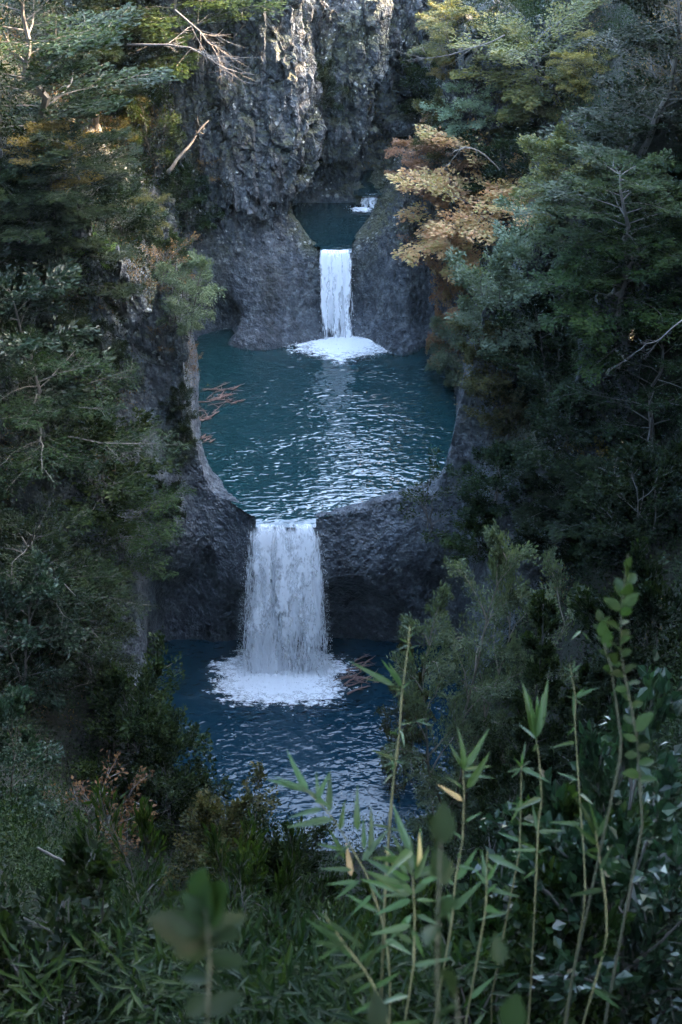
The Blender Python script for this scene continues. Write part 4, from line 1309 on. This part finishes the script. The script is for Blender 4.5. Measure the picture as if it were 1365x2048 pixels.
def dead_branch(label, pts_px, Y, r0, seed, mat=DEAD, twigs=8, tl=.8, name='dead_branch'):
    rs_ = np.random.RandomState(seed)
    W = np.array([list(at_y(px, py, Y + dy)) for px, py, dy in pts_px])
    root = link(name, None, loc=W[0])
    tag(root, label, 'dead branch')
    W = W - W[0]
    n = 9
    s = np.linspace(0, len(W) - 1, n)
    P = np.stack([np.interp(s, np.arange(len(W)), W[:, k_]) for k_ in range(3)], 1) + np.vstack([np.zeros((1, 3)), rs_.normal(0, .03, (n - 1, 3))])
    A = Acc()
    A.tube(P, r0 * np.linspace(1, .3, n), 6)
    link('limb', A.mesh('limb', True), mat, root)
    for i in range(twigs):
        j = rs_.randint(2, n)
        d = (P[j] - P[j - 1]) / (np.linalg.norm(P[j] - P[j - 1]) + 1e-6) + rs_.normal(0, .55, 3)
        l = tl * rs_.uniform(.4, 1.2)
        t = np.linspace(0, 1, 5)
        Q = P[j] + d * (l * t)[:, None] + np.cumsum(rs_.normal(0, .05 * l, (5, 3)), 0)
        B = Acc()
        B.tube(Q, r0 * .4 * (1 - .85 * t), 4)
        for _ in range(4):
            e = Q[rs_.randint(1, 5)]
            f = e + (d + rs_.normal(0, .7, 3)) * l * .4
            B.tube(np.array([e, (e + f) / 2 + rs_.normal(0, .03, 3), f]), r0 * np.array([.2, .14, .06]), 3)
        link('twig', B.mesh('twig'), mat, root)
    return root
dead_branch('long bare sunlit branch sweeping across the top of the left cliff', [(255, 90, 0), (330, 88, -.6), (390, 98, -1), (425, 120, -1.2)], 63.5, .06, 31, BARK, 9, 1.0)
dead_branch('grey tangle of bare twigs hanging over the top of the left cliff', [(350, 20, 0), (395, 60, -.4), (425, 95, -.6), (445, 130, -.6)], 64.5, .045, 32, BARK, 18, 1.2)
dead_branch('dead trunk leaning diagonally against the left cliff', [(335, 345, 0), (375, 295, .8), (418, 240, 1.6)], 65.0, .10, 33, BARK, 4, .5)
dead_branch('bare branches spreading beside the dark slot at the top right', [(1010, 70, 0), (950, 95, -.5), (890, 112, -.8), (850, 118, -.8)], 60.0, .03, 34, BARK, 10, .9)
dead_branch('forked dead branch sticking out of the dark right slope', [(1365, 640, 0), (1325, 675, -.4), (1290, 690, -.6), (1255, 722, -.6)], 38.0, .022, 35, BARK, 7, .5)
dead_branch('thin bare branch curving behind the orange tree', [(1000, 340, 0), (960, 300, -.3), (930, 290, -.5), (900, 330, -.5)], 55.0, .03, 36, BARK_P, 6, .6)

def pole(label, a, b, dep, r0, seed):
    P0, P1_ = at_depth(a[0], a[1], dep), at_depth(b[0], b[1], dep)
    root = link('broken_pole', None, loc=P1_)
    rs_ = np.random.RandomState(seed)
    t = np.linspace(0, 1, 8)
    d = np.array(P0 - P1_)
    g = drop(P1_)
    P = d * t[:, None] + rs_.normal(0, r0 * .25, (8, 3))
    if g.z < P1_.z:
        P = np.vstack([[np.array(g - P1_) + np.array([.1, 0, -.1])], P])
    A = Acc()
    A.tube(P, r0 * np.linspace(1.1, .8, len(P)), 7)
    o = link('broken_pole', A.mesh('broken_pole', True), BARK)
    bpy.data.objects.remove(root)
    o.location = P1_
    return tag(o, label, 'dead wood')
pole('grey snapped stick standing slanted at the lower left', (150, 1738), (112, 1850), 13, .022, 1)
pole('thin dead stick lying across to the top of the slanted one', (75, 1695), (152, 1738), 13.1, .016, 2)

# ------------------------------------------------------------------ foreground plants, leaf by leaf
STEM = bark_mat('green_stem', (.018, .022, .01), (.05, .045, .026))
def blade_mesh(name, width, prof, bend, fold, n=7):
    V, F = [], []
    for i in range(n + 1):
        t = i / n
        w = width * prof(t) * .5
        z = -bend * t * t
        V += [(t, w, z + fold * w), (t, 0, z), (t, -w, z + fold * w)]
    for i in range(n):
        a = i * 3
        F += [(a, a + 3, a + 4, a + 1), (a + 1, a + 4, a + 5, a + 2)]
    V = np.array(V)
    return np_mesh(name, V, np.array(F), True, tint=np.full(len(V), .5))
lance = lambda t: (min(1, t * 5) ** .7) * (1 - t) ** .75 * 1.25 + .02
oval = lambda t: max(math.sin(math.pi * t ** .85), .03) ** .75
BL = [blade_mesh('long_leaf', w, lance, b, .5) for w, b in ((.145, .06), (.13, .14), (.16, .0), (.13, .25))]
OV = [blade_mesh('oval_leaf', w, oval, b, .35) for w, b in ((.58, .08), (.52, .2), (.62, .0))]

def leaf_obj(root, base, tip, meshes, mat, rr, wid=1.0):
    d = tip - base
    l = d.length
    x = d / l
    hint = Vector((rr.uniform(-.6, .6), -0.55 + rr.uniform(-.5, .5), 1.0 + rr.uniform(-.3, .3)))
    y = hint.cross(x)
    y.normalize()
    z = x.cross(y)
    m = Matrix((( x.x, y.x, z.x), (x.y, y.y, z.y), (x.z, y.z, z.z)))
    me = rr.choice(meshes)
    o = link('leaf', me, None, root)
    if not me.materials:
        me.materials.append(mat)
    o.material_slots[0].link = 'OBJECT'
    o.material_slots[0].material = mat
    o.matrix_local = Matrix.Translation(base - root.location) @ m.to_4x4() @ Matrix.Diagonal((l, l * wid, l, 1))
    return o

def plant(name, label, cat, dep, stem, leaves, r0=.004, meshes=None, mat=None, seed=0, group=None, smat=None, wid=1.0, auto=6, alen=(.07, .13), node=True):
    """stem: pixels from the top down to where it goes into the growth below; leaves: (base px, tip px[, material])"""
    rr = random.Random(seed)
    meshes, mat, smat = meshes or BL, mat or LM['bamboo'], smat or CULM
    S = [at_depth(px, py, dep + (rr.uniform(-.02, .02) if i else 0)) for i, (px, py) in enumerate(stem)]
    g = drop(S[-1])
    mid = (S[-1] + g) / 2 + Vector((rr.uniform(-.05, .05), .05, 0))
    root = link(name, None, loc=g)
    tag(root, label, cat, group)
    pts = [np.array(q - g) for q in S] + [np.array(mid - g), np.zeros(3) - np.array([0, 0, .05])]
    pts = np.array(pts)
    n = 26
    s = np.linspace(0, len(pts) - 1, n)
    P = np.stack([np.interp(s, np.arange(len(pts)), pts[:, q]) for q in range(3)], 1)
    rad = r0 * np.linspace(.45, 1.2, n)
    if node:
        rad = rad * np.where(np.arange(n) % 4 == 2, 1.45, 1.0)
    A = Acc()
    A.tube(P, rad, 6)
    link('stem', A.mesh('stem', True), smat, root)
    for lf_ in leaves:
        b = at_depth(*lf_[0], dep)
        t = at_depth(*lf_[1], dep + rr.uniform(-.05, .03))
        leaf_obj(root, b, t, meshes, LM[lf_[2]] if len(lf_) > 2 else mat, rr, wid)
    for i in range(0 if meshes is OV else auto):
        q = Vector(P[rr.randrange(0, int(n * .75))]) + g
        a = rr.uniform(0, 6.28)
        l = rr.uniform(*alen)
        t = q + Vector((math.cos(a), math.sin(a) * .8, rr.uniform(-.15, .8))).normalized() * l
        leaf_obj(root, q, t, meshes, mat, rr, wid)
    return root

GB = 'bamboo shoots on the near slope'
plant('bamboo', 'bamboo spray arching left over the lower pool with long pale leaves', 'bamboo', 4.0,
      [(612, 1580), (645, 1612), (672, 1645), (700, 1690), (735, 1750), (765, 1840), (780, 1930)],
      [((618, 1585), (569, 1502)), ((615, 1585), (551, 1549)), ((641, 1608), (631, 1543)), ((659, 1626), (660, 1541)), ((646, 1618), (577, 1636)),
       ((667, 1638), (572, 1654)), ((690, 1720), (657, 1655)), ((716, 1662), (711, 1580)), ((739, 1705), (750, 1618)), ((729, 1700), (727, 1630)),
       ((703, 1752), (693, 1684), 'straw'), ((690, 1700), (640, 1690)), ((705, 1740), (640, 1735)), ((715, 1762), (652, 1770)), ((680, 1660), (690, 1600)),
       ((720, 1760), (668, 1800)), ((745, 1790), (700, 1830)), ((640, 1600), (600, 1570)), ((725, 1722), (775, 1660)), ((700, 1690), (665, 1720)), ((755, 1820), (690, 1790))], .0027, seed=1, group=GB, wid=1.15)
plant('bamboo', 'dense rosette of bamboo leaves in the middle of the near slope', 'bamboo', 3.7,
      [(822, 1700), (826, 1760), (830, 1830), (828, 1930)],
      [((824, 1751), (788, 1664)), ((826, 1740), (806, 1668)), ((832, 1750), (850, 1654)), ((830, 1760), (859, 1690)), ((834, 1752), (878, 1722)), ((820, 1760), (766, 1728)),
       ((815, 1768), (730, 1710)), ((832, 1775), (868, 1760)), ((838, 1740), (845, 1673), 'straw'), ((826, 1742), (822, 1672)), ((815, 1750), (775, 1690)),
       ((820, 1790), (762, 1790)), ((824, 1800), (750, 1830)), ((832, 1800), (880, 1800)), ((834, 1830), (882, 1850)), ((824, 1830), (780, 1880)), ((822, 1850), (740, 1870)),
       ((826, 1860), (850, 1920)), ((840, 1765), (905, 1745)), ((812, 1780), (722, 1760)), ((775, 1712), (790, 1735), 'straw'), ((800, 1720), (768, 1700), 'straw')], .0027, seed=2, group=GB, wid=1.25, auto=10, alen=(.10, .16))
plant('bamboo', 'upright bright green bamboo shoot with five raised leaves', 'bamboo', 4.2,
      [(926, 1541), (929, 1582), (927, 1640), (926, 1679), (911, 1761), (905, 1840)],
      [((929, 1541), (926, 1462)), ((927, 1539), (900, 1485)), ((931, 1536), (979, 1458)), ((934, 1577), (981, 1502)), ((928, 1580), (892, 1545)), ((926, 1602), (874, 1568), 'straw'),
       ((932, 1643), (960, 1624)), ((914, 1760), (956, 1695)), ((908, 1770), (868, 1735)), ((926, 1679), (896, 1655)), ((906, 1790), (870, 1800))], .0027, seed=3, group=GB, wid=1.15)
plant('bamboo', 'tall thin bamboo shoot with a forked leaf tip', 'bamboo', 4.6,
      [(1073, 1479), (1078, 1510), (1081, 1546), (1084, 1602), (1078, 1640), (1075, 1690), (1072, 1770)],
      [((1073, 1478), (1045, 1364)), ((1074, 1470), (1099, 1357)), ((1073, 1465), (1075, 1388)), ((1072, 1480), (1056, 1385)), ((1075, 1474), (1088, 1392)), ((1078, 1450), (1098, 1425)),
       ((1072, 1700), (1040, 1680)), ((1074, 1705), (1100, 1695)), ((1071, 1740), (1045, 1760))], .0027, seed=4, group=GB, wid=1.1)
_culm = [(820, 1252), (816, 1300), (804, 1387), (799, 1469), (788, 1551), (782, 1620), (775, 1710), (770, 1800)]
plant('bamboo', 'tallest bamboo cane with leafy knots standing before the lower pool', 'bamboo', 5.2, _culm,
      [((820, 1262), (803, 1243)), ((820, 1262), (832, 1250)), ((818, 1275), (835, 1262)), ((817, 1285), (795, 1275)), ((815, 1300), (838, 1290)), ((818, 1290), (790, 1300)), ((816, 1296), (828, 1330)),
       ((804, 1375), (762, 1318)), ((804, 1372), (776, 1322)), ((803, 1380), (780, 1375)), ((805, 1378), (822, 1362)), ((804, 1385), (820, 1392)), ((790, 1372), (698, 1322)), ((770, 1362), (730, 1358)),
       ((803, 1384), (785, 1395)), ((799, 1455), (780, 1470)), ((800, 1450), (832, 1442)), ((832, 1442), (868, 1452)), ((835, 1443), (860, 1436)), ((799, 1462), (815, 1478)), ((798, 1470), (778, 1462)),
       ((792, 1520), (742, 1500)), ((791, 1525), (762, 1530)), ((792, 1522), (814, 1528)), ((791, 1530), (775, 1545))], .0055, seed=5, group=GB, wid=.9)
plant('bamboo', 'thin cane with spidery leaf knots left of the broad leaved shoot', 'bamboo', 5.0,
      [(1140, 1330), (1152, 1395), (1150, 1440), (1155, 1520), (1160, 1600), (1168, 1700), (1172, 1800)],
      [((1145, 1345), (1126, 1332)), ((1145, 1345), (1165, 1325)), ((1146, 1350), (1130, 1362)), ((1147, 1342), (1150, 1318)), ((1152, 1395), (1185, 1382)), ((1152, 1398), (1130, 1392)), ((1152, 1392), (1172, 1374)),
       ((1152, 1400), (1168, 1412)), ((1150, 1455), (1135, 1470)), ((1148, 1450), (1134, 1448)), ((1165, 1265), (1185, 1285)), ((1162, 1262), (1142, 1280))], .003, seed=6, group=GB, wid=.95)
plant('bamboo', 'short cane with two starry leaf tufts beside the forked shoot', 'bamboo', 5.0,
      [(1044, 1520), (1043, 1560), (1042, 1610), (1040, 1700)],
      [((1044, 1536), (1012, 1545)), ((1044, 1534), (1028, 1515)), ((1045, 1534), (1062, 1520)), ((1045, 1537), (1072, 1535)), ((1044, 1538), (1058, 1552)), ((1044, 1530), (1046, 1508)), ((1042, 1538), (1022, 1556)),
       ((1042, 1610), (1012, 1604)), ((1042, 1612), (1020, 1622)), ((1043, 1612), (1060, 1622)), ((1042, 1609), (1055, 1600))], .003, seed=7, group=GB)
plant('bamboo', 'dim bamboo shoot among the glossy leaves at the right', 'bamboo', 3.9,
      [(1190, 1655), (1196, 1690), (1203, 1741), (1212, 1800), (1215, 1880)],
      [((1192, 1672), (1163, 1594)), ((1195, 1676), (1221, 1616)), ((1196, 1690), (1150, 1652)), ((1193, 1668), (1180, 1600)), ((1200, 1740), (1225, 1690)), ((1198, 1720), (1165, 1700))], .0027, seed=8, group=GB, mat=LM['green'], wid=1.2)
plant('bamboo', 'small forked bamboo seedling right of the upright shoot', 'bamboo', 4.0,
      [(975, 1700), (974, 1760), (972, 1820)],
      [((974, 1762), (962, 1698)), ((974, 1762), (1004, 1712)), ((974, 1770), (948, 1735)), ((973, 1790), (995, 1765))], .0028, seed=9, group=GB, wid=1.2)
plant('bamboo', 'bamboo fan drooping at the bottom centre', 'bamboo', 3.2,
      [(650, 1830), (690, 1890), (730, 1940), (770, 2010), (780, 2060)],
      [((660, 1840), (632, 1822)), ((672, 1865), (640, 1835)), ((690, 1890), (640, 1850)), ((690, 1888), (650, 1895)), ((710, 1915), (652, 1880)), ((720, 1930), (660, 1935)), ((735, 1945), (680, 1965)),
       ((705, 1905), (720, 1850)), ((730, 1935), (760, 1885)), ((750, 1975), (800, 1945)), ((745, 1965), (700, 1990)), ((760, 2000), (700, 2030))], .0027, seed=10, group=GB, wid=1.1, mat=LM['green'])

# upright shoot with paired oval leaves, right
plant('broadleaf_shoot', 'tall upright shoot with pairs of large oval leaves at the right', 'plant', 3.6,
      [(1257, 1108), (1250, 1160), (1244, 1210), (1240, 1290), (1250, 1350), (1262, 1410), (1275, 1480), (1280, 1560), (1285, 1650)],
      [((1254, 1140), (1262, 1115)), ((1250, 1165), (1258, 1125)), ((1252, 1170), (1272, 1145)), ((1245, 1195), (1235, 1152)), ((1246, 1190), (1262, 1168)), ((1245, 1215), (1277, 1186)), ((1242, 1222), (1208, 1195)), ((1244, 1232), (1262, 1215)),
       ((1241, 1250), (1258, 1236)), ((1240, 1260), (1218, 1240)), ((1240, 1275), (1262, 1258)), ((1240, 1290), (1255, 1272)), ((1240, 1300), (1220, 1285)), ((1242, 1310), (1265, 1300)), ((1244, 1330), (1222, 1325)), ((1248, 1345), (1270, 1328)),
       ((1250, 1352), (1222, 1345)), ((1254, 1370), (1280, 1360)), ((1256, 1380), (1230, 1378)), ((1262, 1400), (1245, 1388)), ((1264, 1415), (1288, 1400)), ((1272, 1462), (1306, 1425)), ((1268, 1450), (1248, 1430)), ((1274, 1480), (1248, 1470)),
       ((1276, 1500), (1300, 1490)), ((1276, 1510), (1248, 1510)), ((1278, 1530), (1310, 1520)), ((1279, 1550), (1250, 1545)), ((1280, 1560), (1312, 1558))], .0026, OV, LM['green'], 21, smat=STEM, wid=1.0)
plant('broadleaf_shoot', 'shorter leafy shoot just left of the tall oval leaved one', 'plant', 3.6,
      [(1201, 1222), (1205, 1260), (1212, 1300), (1222, 1330), (1235, 1420), (1245, 1500)],
      [((1203, 1245), (1196, 1218)), ((1204, 1250), (1217, 1232)), ((1205, 1262), (1188, 1248)), ((1208, 1275), (1205, 1240)), ((1210, 1285), (1192, 1272)), ((1212, 1295), (1222, 1262)), ((1216, 1310), (1200, 1300)), ((1220, 1322), (1235, 1305)), ((1224, 1340), (1208, 1335))], .0025, OV, LM['green'], 22, smat=STEM)
# out of focus plants close to the lens
plant('broadleaf_plant', 'blurred dark plant with big leaves close to the camera at the bottom', 'plant', 1.65,
      [(412, 1800), (415, 1850), (420, 1910), (418, 1980), (415, 2060)],
      [((413, 1830), (412, 1735)), ((414, 1840), (455, 1765)), ((412, 1845), (370, 1790)), ((415, 1870), (340, 1830)), ((417, 1880), (300, 1835)), ((418, 1870), (495, 1825)), ((418, 1890), (475, 1870)), ((416, 1895), (350, 1905)), ((419, 1915), (490, 1925)),
       ((418, 1960), (360, 1952)), ((416, 1995), (372, 2030)), ((416, 2000), (460, 2015)), ((416, 2020), (480, 1990))], .0025, OV, LM['dark'], 31, smat=STEM, wid=1.0)
plant('broadleaf_plant', 'blurred leaf pairs close to the camera beside the bamboo rosette', 'plant', 1.9,
      [(882, 1680), (880, 1720), (878, 1790), (875, 1900)],
      [((882, 1690), (888, 1605)), ((880, 1695), (858, 1625)), ((880, 1760), (872, 1690)), ((878, 1770), (905, 1720)), ((877, 1830), (905, 1800)), ((877, 1850), (850, 1880))], .0025, OV, LM['dark'], 32, smat=STEM)
plant('broadleaf_plant', 'blurred low plant with bluish leaves at the bottom right of centre', 'plant', 1.8,
      [(910, 1960), (914, 2000), (918, 2060)],
      [((912, 1990), (885, 1940)), ((914, 2015), (870, 2035)), ((760, 2060), (752, 1985)), ((1020, 2060), (1035, 1985)), ((1000, 1930), (990, 1870))], .0025, OV, LM['dark'], 33, smat=STEM)

PROTO['glossy'] = [tree_proto('glossy', 1.6, .85, 'round', 26, 9, 15, .075, .05, s, .12, 20, 65, .2, .55, trunk_r=.014, jit=.05, stems=3) for s in (41, 42)]
PROTO['willow'] = [tree_proto('willow', 1.5, .8, 'round', 24, 8, 14, .085, .02, s, .05, 20, 70, .3, .45, trunk_r=.012, jit=.05, stems=4) for s in (43, 44)]
FG = 'glossy and narrow leaved shrubs on the near slope'
for lab, sp, mt, px, py, top, wid, Y in (
        ('glossy round leaved shrub at the right edge below the tall shoot', 'glossy', 'sheen', 1310, 1700, 1440, 360, 5.6),
        ('large glossy shrub left of the right edge shrub', 'glossy', 'sheen', 1190, 1800, 1510, 360, 5.0),
        ('dark glossy shrub in the bottom right corner', 'glossy', 'sheen', 1290, 2000, 1650, 420, 4.2),
        ('green shrub under the dim bamboo shoot', 'glossy', 'green', 1080, 1900, 1680, 330, 4.5),
        ('dark shrub at the bottom right of centre', 'glossy', 'dark', 1000, 2040, 1830, 320, 3.9),
        ('narrow leaved shrub under the bamboo rosette', 'willow', 'green', 830, 2000, 1760, 260, 4.8),
        ('narrow leaved shrub at the bottom centre left of the rosette', 'willow', 'green', 690, 2030, 1830, 220, 5.2),
        ('narrow leaved dark shrub at the bottom left of centre', 'willow', 'dark', 520, 2040, 1810, 280, 5.2),
        ('grassy leaved shrub at the bottom left', 'willow', 'dark', 300, 2030, 1800, 300, 5.6),
        ('dark shrub in the bottom left corner', 'glossy', 'dark', 80, 2030, 1790, 420, 5.0),
        ('leafy shrub above the blurred dark plant', 'willow', 'green', 440, 1860, 1660, 260, 9.0),
        ('leafy shrub beside the slanted stick', 'willow', 'green', 260, 1880, 1690, 250, 10.0),
        ('dark shrub on the near edge of the lower pool below the arching spray', 'willow', 'dark', 590, 1850, 1690, 240, 10.5)):
    place_tree(lab, 'shrub', sp, mt, px, py, top, wid, 'shrub', FG, Y=Y)

# thicket of narrow leaves round the bamboo
rs = np.random.RandomState(99)
a = Acc()
n_ = 1100
Y_ = rs.uniform(3.4, 11.0, n_)
X_ = rs.normal(.1, .62, n_) * Y_ / 3.0
G_ = terrain_h(X_, Y_)
Z_ = G_ + rs.rand(n_) ** .8 * np.maximum(CAM_Z - 1.16 * Y_ + .10 * np.abs(X_) - .45 - G_, .1)
P_ = np.stack([X_, Y_, Z_], 1)[(X_ < .14 * Y_)]
n_ = len(P_)
tufts(a, P_, np.tile([0, -.5, .85], (n_, 1)), 34, rs.uniform(.12, .32, n_), .11, .017, rs, .8)
stuff('bamboo_thicket', 'thicket of narrow bamboo leaves covering the near slope', LM['dark'], a)
print('foreground', time.time() - t0)
# ------------------------------------------------------------------ thin haze added to lift and cool the dark tones
import bmesh
_bm = bmesh.new()
bmesh.ops.create_cube(_bm, size=1.0)
_me = bpy.data.meshes.new('haze')
_bm.to_mesh(_me)
_bm.free()
k = NT('lifting_haze')
_v = k.n('VolumePrincipled')
_v.inputs['Color'].default_value = (.6, .88, 1.0, 1)
_v.inputs['Density'].default_value = HAZE
_v.inputs['Anisotropy'].default_value = 0.0
k.t.links.new(_v.outputs[0], k.out.inputs['Volume'])
bpy.context.view_layer.update()
_top = max((o.matrix_world @ Vector(c)).z for o in COL.objects if o.type == 'MESH' for c in o.bound_box) + 2
haze = link('haze', _me, k.mat)
haze.scale = (150, 190, _top + 13)
haze.location = (0, 55, (_top - 13) / 2)
tag(haze, 'faint bluish haze filling the gorge, added to lift its dark tones', kind='stuff')
print('done', time.time() - t0)
